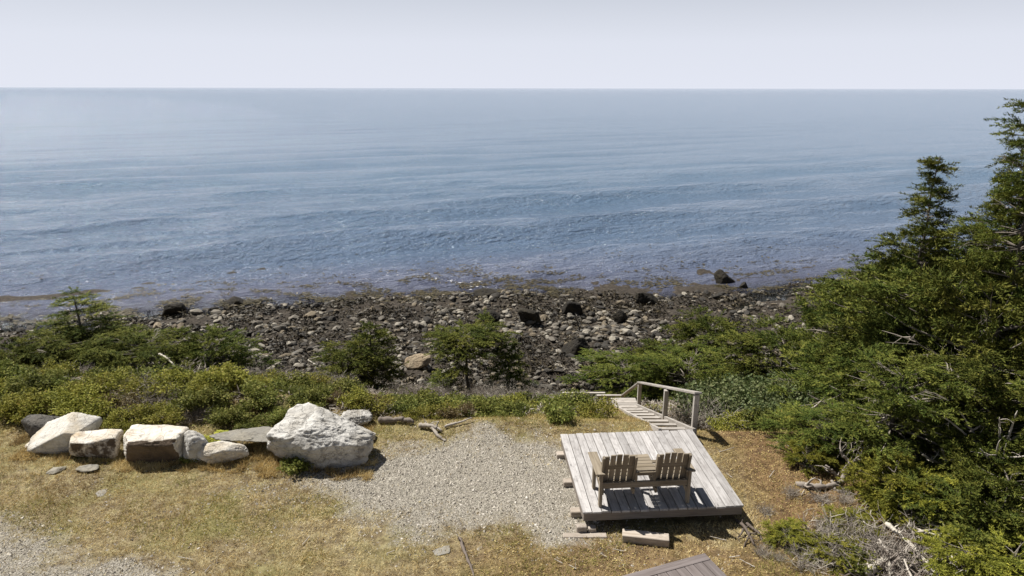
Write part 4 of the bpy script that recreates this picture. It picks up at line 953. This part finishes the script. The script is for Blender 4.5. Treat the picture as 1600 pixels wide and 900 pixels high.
SLM = [(a, at(px, py)[0], at(px, py)[1]) for a, px, py in (('the near right deck corner', 1165, 795), ('the dark round spruce', 1300, 700), ('the driftwood stump', 1290, 760), ('the brush pile', 1280, 850), ('the round flat grey stone', 690, 862), ('the exposed root', 730, 870), ('the timber block', 1005, 850), ('the bottom left gravel', 300, 880), ('the dark landing', 980, 890), ('the golden corner bough', 1510, 870), ('the long straight branch', 1425, 850), ('the twisted pale log', 1385, 885), ('the fern under the bough', 1395, 800))]
for i in range(12):
    px, py = rng.uniform(1350, 1500), rng.uniform(805, 895); a = rng.uniform(-0.6, 2.2); l = rng.uniform(.4, .8); p = wp(px, py, rng.uniform(.12, .35)); d = np.array([math.cos(a), math.sin(a), rng.normal() * .15]) * l; b = np.array([-d[1], d[0], .3]) * rng.normal() * .35
    branch('dead_branch', [[p - d * .5, p + b * .6, p + d * .5]], rng.uniform(.014, .030), .008, None, 'branch', 200 + i, 6, 4, 'bleached branches in the brush pile', rng.uniform(.8, 1)); SK.append((LAST[0], 'bleached curved branch in the brush pile', p[0], p[1]))
for (o, _, _, _), lb in zip(SK, name_by_landmark([k[1:] for k in SK], SLM, '{w}, {o} to {l}')): o['label'] = lb

DL_ = [(1385, 650, 'bare grey branch poking out of the hollow above the stump'), (1500, 640, 'pale dead limb leaning out of the middle of the right trees'), (1560, 690, 'forked dead limb at the right edge among green boughs'), (1590, 640, 'dead limb at the right edge under the flat topped spruce'), (1470, 700, 'thin dead limb above the fern in the dark hollow'), (1535, 600, 'bleached dead limb high in the right trees')]
for i, (px, py, lb) in enumerate(DL_):
    q = aty(px, py, (11.2, 10.2, 9.5, 9.9, 10.0, 10.6)[i]); g0 = np.array([q[0] + 0.25, q[1] + 0.5, gz1(q[0], q[1] + 0.5)]); e = rng.normal(size=3) * np.array([.25, .12, .1])
    branch('dead_branch', [[g0, (g0 + q) / 2 + e, q], [(g0 + q) / 2 + e, q + np.array([-.35, -.1, -.05])], [q * .7 + g0 * .3 + e * .4, q + np.array([.4, -.1, -.18])]], 0.028, 0.012, lb, 'branch', 300 + i, 6, 18, 'dead limbs among the right trees', .85)

# ------------------------------------------------------------------ beach rocks and stones
def beach_rock(px, py, wpx, hpx, seed, mat, label, name='beach_rock', depth=0.8, planes=12, cat='rock', group=None, z=SEA_Z + 0.1):
    p = at(px, py, z); y = p[1]; dist = math.hypot(y, CAM_H - z); zg = min(gz1(p[0], y), z + 0.2); w = wpx / F_PX * dist; h = hpx / F_PX * dist * 1.1
    V, Fc = rock_verts(seed, 4, planes, 0.1, None, 0.08); V = V * np.array([w, w * depth, h * 1.5]); V[:, 2] += h * 0.25
    o = link(name, mesh_np(name, V, Fc, True), M[mat], None, (p[0], y + w * depth * 0.4, zg), (0, 0, 0)); return tag(o, label, cat, group)
beach_rock(264, 494, 38, 19, 51, 'black_rock', 'big dark rounded rock at the waterline on the left')
beach_rock(1012, 474, 38, 17, 52, 'black_rock', 'dark square topped rock standing at the edge of the water')
beach_rock(1135, 436, 34, 19, 53, 'black_rock', 'brown rock standing alone in the shallow water')
beach_rock(1163, 446, 14, 9, 54, 'black_rock', 'small dark rock beside the brown rock in shallow water')
beach_rock(365, 476, 36, 12, 55, 'black_rock', 'weed covered rock awash left of centre')
beach_rock(760, 462, 42, 11, 56, 'black_rock', 'long low weedy rock awash near the middle')
beach_rock(895, 492, 34, 20, 57, 'black_rock', 'black domed rock on the beach right of centre', z=-4.3)
beach_rock(763, 503, 38, 16, 58, 'black_rock', 'black domed rock behind the umbrella spruce', z=-4.3)
beach_rock(652, 580, 42, 20, 59, 'tan_rock', 'large tan flat topped rock between two small spruces', z=-4.0)
beach_rock(900, 560, 44, 24, 60, 'black_rock', 'weed draped black rock on the upper beach', z=-4.1)
beach_rock(970, 507, 26, 18, 61, 'black_rock', 'pointed black rock on the beach near its right part', z=-4.3)
beach_rock(828, 511, 38, 22, 62, 'black_rock', 'black weedy mound on the beach right of the umbrella spruce', z=-4.3)
BLM = [(n, *at(px, py, -4.3)[:2]) for n, px, py in (('the big rounded waterline rock', 264, 494), ('the square topped rock', 1012, 474), ('the weedy rock awash left', 365, 476), ('the long low weedy rock', 760, 462), ('the black domed rock', 895, 492), ('the umbrella spruce', 745, 520), ('the large tan rock', 652, 580), ('the weed draped rock', 900, 560), ('the pointed black rock', 970, 507), ('the narrow pointed spruce', 580, 520), ('the left spruce bushes', 250, 520), ('the low bush right of the stairs', 1112, 500), ('the lone brown rock', 1150, 455))]
BLM += [('the waterline left of centre', *at(470, 480, -4.4)[:2]), ('the waterline at centre', *at(610, 476, -4.4)[:2]), ('the open beach left of centre', *at(440, 540, -4.2)[:2]), ('the seaward spruce on the right', *at(1230, 480, -4.4)[:2])]
STM = []
for s in range(14):
    V, Fc = rock_verts(200 + s, 2 if s < 8 else 1, 9, 0.06, None, 0.0, 30); STM.append(mesh_np('beach_stone', V, Fc, False))
STO = {}
rng = np.random.default_rng(91); cand = []
def beach_ok(x, y): return (y > bank_y(x) + 9.0) & (y < shore_y(x) + 1.0)
while len(cand) < 3600:
    x, y = rng.uniform(-24, 17), rng.uniform(20, 41)
    if abs(x) > 0.78 * y or not beach_ok(x, y): continue
    dens = n2(x, y, 0.33, 71)[0]; tb = (y - bank_y(x) - 10) / (shore_y(x) - bank_y(x) - 10)
    if rng.uniform() > 0.10 + 2.2 * max(0, dens - 0.42) + (0.25 if tb < 0.25 else 0): continue
    cand.append((x, y, 0.13 + 0.55 * rng.beta(1.2, 4.5)))
cand.sort(key=lambda c: -c[2] / c[1])
KINDS = [('grey', 'stone_grey', 0.40), ('tan', 'stone_tan', 0.13), ('pale', 'stone_pale', 0.15), ('dark', 'stone_dark', 0.32)]
big, small = [], []
for i, (x, y, s) in enumerate(cand):
    u = rng.uniform(); k = 0
    while u > KINDS[k][2]: u -= KINDS[k][2]; k += 1
    (big if i < 290 else small).append((x, y, s, k))
shape = ['flat', 'rounded', 'angular']
items = [(f'{KINDS[k][0]} {shape[i % 3]} beach stone', x, y) for i, (x, y, s, k) in enumerate(big)]
labs = name_by_landmark(items, BLM, '{w}, {o} to {l}')
for i, ((x, y, s, k), lb) in enumerate(zip(big, labs)):
    me_ = STM[(i * 5) % 8]; key = (me_.name, k)
    if key not in STO:
        m2 = me_.copy(); m2.materials.clear(); m2.materials.append(M[KINDS[k][1]]); STO[key] = m2
    s *= 0.95; fl = (0.32, 0.60, 0.45)[i % 3]
    o = link('beach_stone', STO[key], None, None, (x, y, gz1(x, y) + s * fl * 0.26), (rng.normal() * 0.15, rng.normal() * 0.15, rng.uniform(0, 6.28)), (s * 1.25, s * 0.85, s * fl))
    tag(o, lb, 'stone', 'stones lying on the beach')
# the rest of the cobbles: one stuff object per colour
def scatter_rocks(name, mat, lst, lo=8, hi=14, tint=False):
    m = MB(); xs = np.array([c[0] for c in lst]); ys = np.array([c[1] for c in lst]); zs = gz(xs, ys)
    protos = [rock_verts(200 + s, 1, 8, 0.05) for s in range(lo, hi)]; tiny = [rock_verts(230 + s, 0, 6, 0.05) for s in range(4)]
    for i, c in enumerate(lst):
        V, Fc = protos[i % len(protos)] if c[2] > 0.17 else tiny[i % 4]; a = rng.uniform(0, 6.28); ca, sa = math.cos(a), math.sin(a); s = c[2]; fl = rng.uniform(0.35, 0.75)
        W = V * np.array([s * 1.25, s * 0.85, s * fl]); W = np.stack([W[:, 0] * ca - W[:, 1] * sa, W[:, 0] * sa + W[:, 1] * ca, W[:, 2] + W[:, 0] * rng.normal() * 0.12], 1)
        m.add(W + np.array([xs[i], ys[i], zs[i] + s * fl * 0.25]), Fc)
    return tag(m.obj(name, mat), kind='stuff')
for k, (cn, mn, _) in enumerate(KINDS):
    lst = [c for c in small if c[3] == k]
    lst += [(x, y, 0.05 + 0.09 * rng.uniform()) for x, y in zip(rng.uniform(-24, 17, 900), rng.uniform(20, 40, 900)) if beach_ok(x, y) and abs(x) < 0.78 * y and n2(x, y, 0.33, 71)[0] > 0.45]
    scatter_rocks('beach_cobbles', M[mn], lst)
# rockweed: short dark strands over the beach
def weed_patch():
    rng = np.random.default_rng(14); n = 130000; x, y = rng.uniform(-25, 18, n), rng.uniform(21, 42, n)
    ok = beach_ok(x, y) & (np.abs(x) < 0.8 * y) & (n2(x, y, 0.4, 75) < 0.66); x, y = x[ok], y[ok]; z = gz(x, y); n = len(x)
    bump = np.maximum(0, n2(x, y, 1.3, 76) - 0.45) * 1.1
    P = np.stack([x, y, z + bump * 0.9 * rng.uniform(0.2, 1, n)], 1); D = np.stack([rng.normal(size=n), rng.normal(size=n) - 0.3, -0.35 + 0.5 * rng.normal(size=n)], 1)
    tn = np.clip(rng.normal(0.42, 0.22, n) + (n2(x, y, 0.7, 77) - 0.5) * 0.8, 0, 1); L = rng.uniform(0.10, 0.26, n)
    V, Fc, C = blades(P, D, L, L * 0.3, rng, np.stack([tn] * 3, 1)); return mesh_np('rockweed', V, Fc, False, {'tint': C})
tag(link('rockweed', weed_patch(), M['weed']), kind='stuff')
def kelp_patch():
    rng = np.random.default_rng(15); n = 90000; x = rng.uniform(-32, 26, n); y = shore_y(x) + rng.uniform(-0.5, 1, n) + rng.exponential(2.6, n)
    near = n2(x, y * 1.8, 0.8, 81, 4); ok = (near + rng.normal(size=n) * 0.03 > 0.525 + 0.013 * (y - shore_y(x)).clip(0, 9)) & (rng.uniform(size=n) < 0.5) & (np.abs(x) < 0.85 * y); x, y = x[ok], y[ok]; n = len(x)
    z = sea_z(x, y) + 0.012 + rng.uniform(0, 0.03, n); P = np.stack([x, y, z], 1); D = np.stack([rng.normal(size=n), rng.normal(size=n) * 0.6, rng.normal(size=n) * 0.04], 1)
    tn = np.clip(rng.normal(0.5, 0.25, n), 0, 1); L = rng.uniform(0.1, 0.35, n); up = unit(np.stack([rng.normal(size=n) * 0.1, rng.normal(size=n) * 0.1, np.ones(n)], 1))
    V, Fc, C = blades(P, D, L, L * 0.35, rng, np.stack([tn] * 3, 1), up=up); return mesh_np('floating_seaweed', V, Fc, False, {'tint': C})
tag(link('floating_seaweed', kelp_patch(), M['kelp']), kind='stuff')

def foam():
    rng = np.random.default_rng(16); n = 60; c = at(695, 441, SEA_Z); x = c[0] + rng.normal(size=n) * 1.9; y = c[1] + (x - c[0]) * -0.35 + rng.normal(size=n) * 0.35
    P = np.stack([x, y, sea_z(x, y) + 0.03], 1); D = np.stack([rng.normal(size=n), rng.normal(size=n) * .4, np.zeros(n)], 1); L = rng.uniform(0.04, 0.28, n) * rng.uniform(0.2, 1, n)
    V, Fc, C = blades(P, D, L, L * 0.4, rng, np.full((n, 3), 1.0), up=np.tile([0.0, 0, 1.0], (n, 1))); return mesh_np('sea_foam', V, Fc, False, {'tint': C})
M['foam'] = tint_mat('sea_foam', [(0.7, 0.72, 0.74), (0.8, 0.8, 0.8)], 0.6, 0)
tag(link('sea_foam', foam(), M['foam']), kind='stuff')

# ------------------------------------------------------------------ grass, gravel, ground cover
def lawn(name, n, xr, yr, keep, hgt, mat, seed, tone, wid=0.0085, flat=0.42):
    rng = np.random.default_rng(seed); x, y = rng.uniform(*xr, n), rng.uniform(*yr, n); ok = keep(x, y, rng) & (np.abs(x) < 0.9 * (y + 3)); x, y = x[ok], y[ok]; n = len(x)
    P = np.stack([x, y, gz(x, y) - 0.004], 1); cl = n2(x, y, 3.5, seed + 1)
    az = n2(x, y, 1.1, seed + 2) * 12.0; D = np.stack([np.cos(az) * 0.35 + rng.normal(size=n) * flat, np.sin(az) * 0.35 + rng.normal(size=n) * flat, rng.uniform(0.2, 0.8, n)], 1)
    L = hgt * rng.uniform(0.4, 1.3, n) * (0.3 + 1.3 * cl); tn = np.clip(tone(x, y) + rng.normal(size=n) * 0.24, 0, 1)
    D = unit(D); S = unit(np.cross(D, unit(rng.normal(size=(n, 3))))) * (wid * rng.uniform(0.7, 1.3, n))[:, None]
    V = np.stack([P - S / 2, P + S / 2, P + D * L[:, None]], 1).reshape(-1, 3); Fc = np.arange(3 * n).reshape(n, 3); C = np.repeat(np.stack([tn] * 3, 1), 3, 0)
    return tag(link(name, mesh_np(name, V, Fc, False, {'tint': C}), M[mat]), kind='stuff')
def keep_dry(x, y, rng):
    g = gravel_mask(x, y); m = zones(x, y)[:, 2]
    return (rng.uniform(size=len(x)) > g ** 0.7 * 0.985) & ~in_deck(x, y, -0.05) & (y < bank_y(x) + np.where((x > 0.5) & (x < 4.2), 7.0, 2.5)) & (n2(x, y, 2.6, 55) + rng.normal(size=len(x)) * 0.08 > 0.33) & (rng.uniform(size=len(x)) > m * 0.62)
lawn('dry_grass', 720000, (-14, 9), (7.3, 19.5), keep_dry, 0.062, 'grass', 300, lambda x, y: 0.64 + (n2(x, y, 1.3, 56) - 0.5) * 1.3 - 0.22 * zones(x, y)[:, 2])
def keep_green(x, y, rng):
    g = n2(x, y, 0.75, 58) + 0.13 * sstep(11.9, 13, y) * (np.abs(x) < 3.2)
    return ((gravel_mask(x, y) < 0.5) | ((n2(x, y, 1.9, 61) > 0.66) & (rng.uniform(size=len(x)) < .5))) & ~in_deck(x, y, -0.05) & (y < bank_y(x) + 3.5) & (g + rng.normal(size=len(x)) * 0.05 > 0.595)
lawn('green_grass', 300000, (-14, 9), (7.3, 19.5), keep_green, 0.085, 'grass_green', 320, lambda x, y: 0.52 + (n2(x, y, 1.9, 57) - 0.5) * 0.9)
def keep_foot(x, y, rng):
    near = np.zeros(len(x), bool)
    for (cx, cy, hw, hd) in FEET: near |= (np.abs(x - cx) < hw * 1.06) & (y < cy - hd * 0.55 + 0.1) & (y > cy - hd * 1.15 - 0.12)
    return near & (n2(x, y, 3.0, 63) > 0.45)
FEET = [(o.location.x, o.location.y, o.dimensions.x / 2, o.dimensions.y / 2) for o in bpy.data.objects if o.name.startswith('boulder')]
lawn('grass_tufts', 160000, (-11, -2), (9.8, 12.6), keep_foot, 0.13, 'grass', 350, lambda x, y: 0.5 + (n2(x, y, 2.3, 64) - 0.5) * 1.2)
def moss_litter():
    rng = np.random.default_rng(330); n = 80000; x, y = rng.uniform(-2, 9, n), rng.uniform(7.5, 14, n); m = zones(x, y)[:, 2]; ok = (rng.uniform(size=n) < m) & ~in_deck(x, y, -0.03) & (gravel_mask(x, y) < 0.5); x, y = x[ok], y[ok]; n = len(x)
    P = np.stack([x, y, gz(x, y) + rng.uniform(0, 0.015, n)], 1); D = np.stack([rng.normal(size=n), rng.normal(size=n), 0.25 * rng.normal(size=n) + .15], 1); tn = np.clip(rng.normal(0.25, 0.25, n), 0, 1); L = rng.uniform(0.012, 0.045, n)
    V, Fc, C = blades(P, D, L, L * 0.35, rng, np.stack([tn] * 3, 1)); return mesh_np('moss_litter', V, Fc, False, {'tint': C})
tag(link('moss_litter', moss_litter(), M['grass']), kind='stuff')
def gravel():
    rng = np.random.default_rng(340); n = 210000; x, y = rng.uniform(-10, 3.4, n), rng.uniform(7.2, 12.8, n); g = gravel_mask(x, y)
    ok = (rng.uniform(size=n) < np.maximum(g ** 1.5, 0.05 * (n2(x, y, 0.7, 59) > 0.52) + 0.45 * sstep(0.42, 0.62, n2(x, y, 1.4, 60)) * np.exp(-((x + 4.3) ** 2 / 2.2 + (y - 10.6) ** 2 / 0.9)))) & (np.abs(x) < 0.9 * (y + 3)) & ~in_deck(x, y, -0.3); x, y = x[ok], y[ok]; n = len(x)
    s = 0.006 + 0.009 * rng.uniform(0, 1, n) + 0.02 * rng.uniform(0, 1, n) ** 18; z = gz(x, y); a = rng.uniform(0, 6.28, n); V = np.zeros((n, 5, 3))
    for k in range(4):
        rr = s * rng.uniform(0.7, 1.3, n); V[:, k, 0] = x + np.cos(a + k * 1.571) * rr; V[:, k, 1] = y + np.sin(a + k * 1.571) * rr; V[:, k, 2] = z - 0.004 + s * rng.uniform(-0.3, 0.5, n)
    V[:, 4, 0] = x + rng.normal(size=n) * s * 0.4; V[:, 4, 1] = y + rng.normal(size=n) * s * 0.4; V[:, 4, 2] = z + s * rng.uniform(0.5, 1.2, n)
    b0 = np.arange(n)[:, None] * 5; T = np.concatenate([np.concatenate([b0 + k, b0 + (k + 1) % 4, b0 + 4], 1) for k in range(4)])
    tn = np.clip(rng.normal(0.5, 0.2, n), 0, 1); C = np.repeat(np.stack([tn] * 3, 1), 5, 0); return mesh_np('gravel', V.reshape(-1, 3), T, False, {'tint': C})
tag(link('gravel', gravel(), M['gravel_stone']), kind='stuff')
def cover(name, n, mat, seed, lo, hi, thr, leaf, hgt, xr=(-16, 12)):
    rng = np.random.default_rng(seed); x = rng.uniform(*xr, n); y = bank_y(x) + rng.uniform(lo, hi, n); lim = np.interp(x, [-14, -9.5, -5.2, -3.2, -2.0, 0, 2, 12], [12.4, 12.1, 12.4, 12.9, 13.0, 13.3, 13.8, 12.6])
    ok = (y > lim) & (n2(x, y, 0.6, seed + 1) > thr) & (np.abs(x) < 0.85 * y) & ~((x > 2.2) & (x < 4.0) & (y < 19)); x, y = x[ok], y[ok]; n = len(x)
    z = gz(x, y); mound = n2(x, y, 1.2, seed + 2); P = np.stack([x, y, z + hgt * mound * rng.uniform(0.1, 1, n)], 1); nrm = unit(np.stack([rng.normal(size=n) * .5, rng.normal(size=n) * .5, np.full(n, .7)], 1)); D = rng.normal(size=(n, 3)); D -= nrm * (D * nrm).sum(1, keepdims=True)
    tn = np.clip(rng.normal(0.42, 0.2, n) + (n2(x, y, 0.9, seed + 3) - .5) * .6, 0, 1); L = leaf * rng.uniform(0.6, 1.4, n)
    V, Fc, C = blades(P, D, L, L * (0.7 if leaf < .1 else .12), rng, np.stack([tn] * 3, 1), .5, up=nrm); tag(link(name, mesh_np(name, V, Fc, False, {'tint': C}), M[mat]), kind='stuff')
cover('ground_cover', 70000, 'leaf', 400, -1.5, 8.0, 0.46, 0.055, 0.35)
cover('dry_ground_cover', 60000, 'dead', 420, -0.5, 9.5, 0.30, 0.16, 0.30)
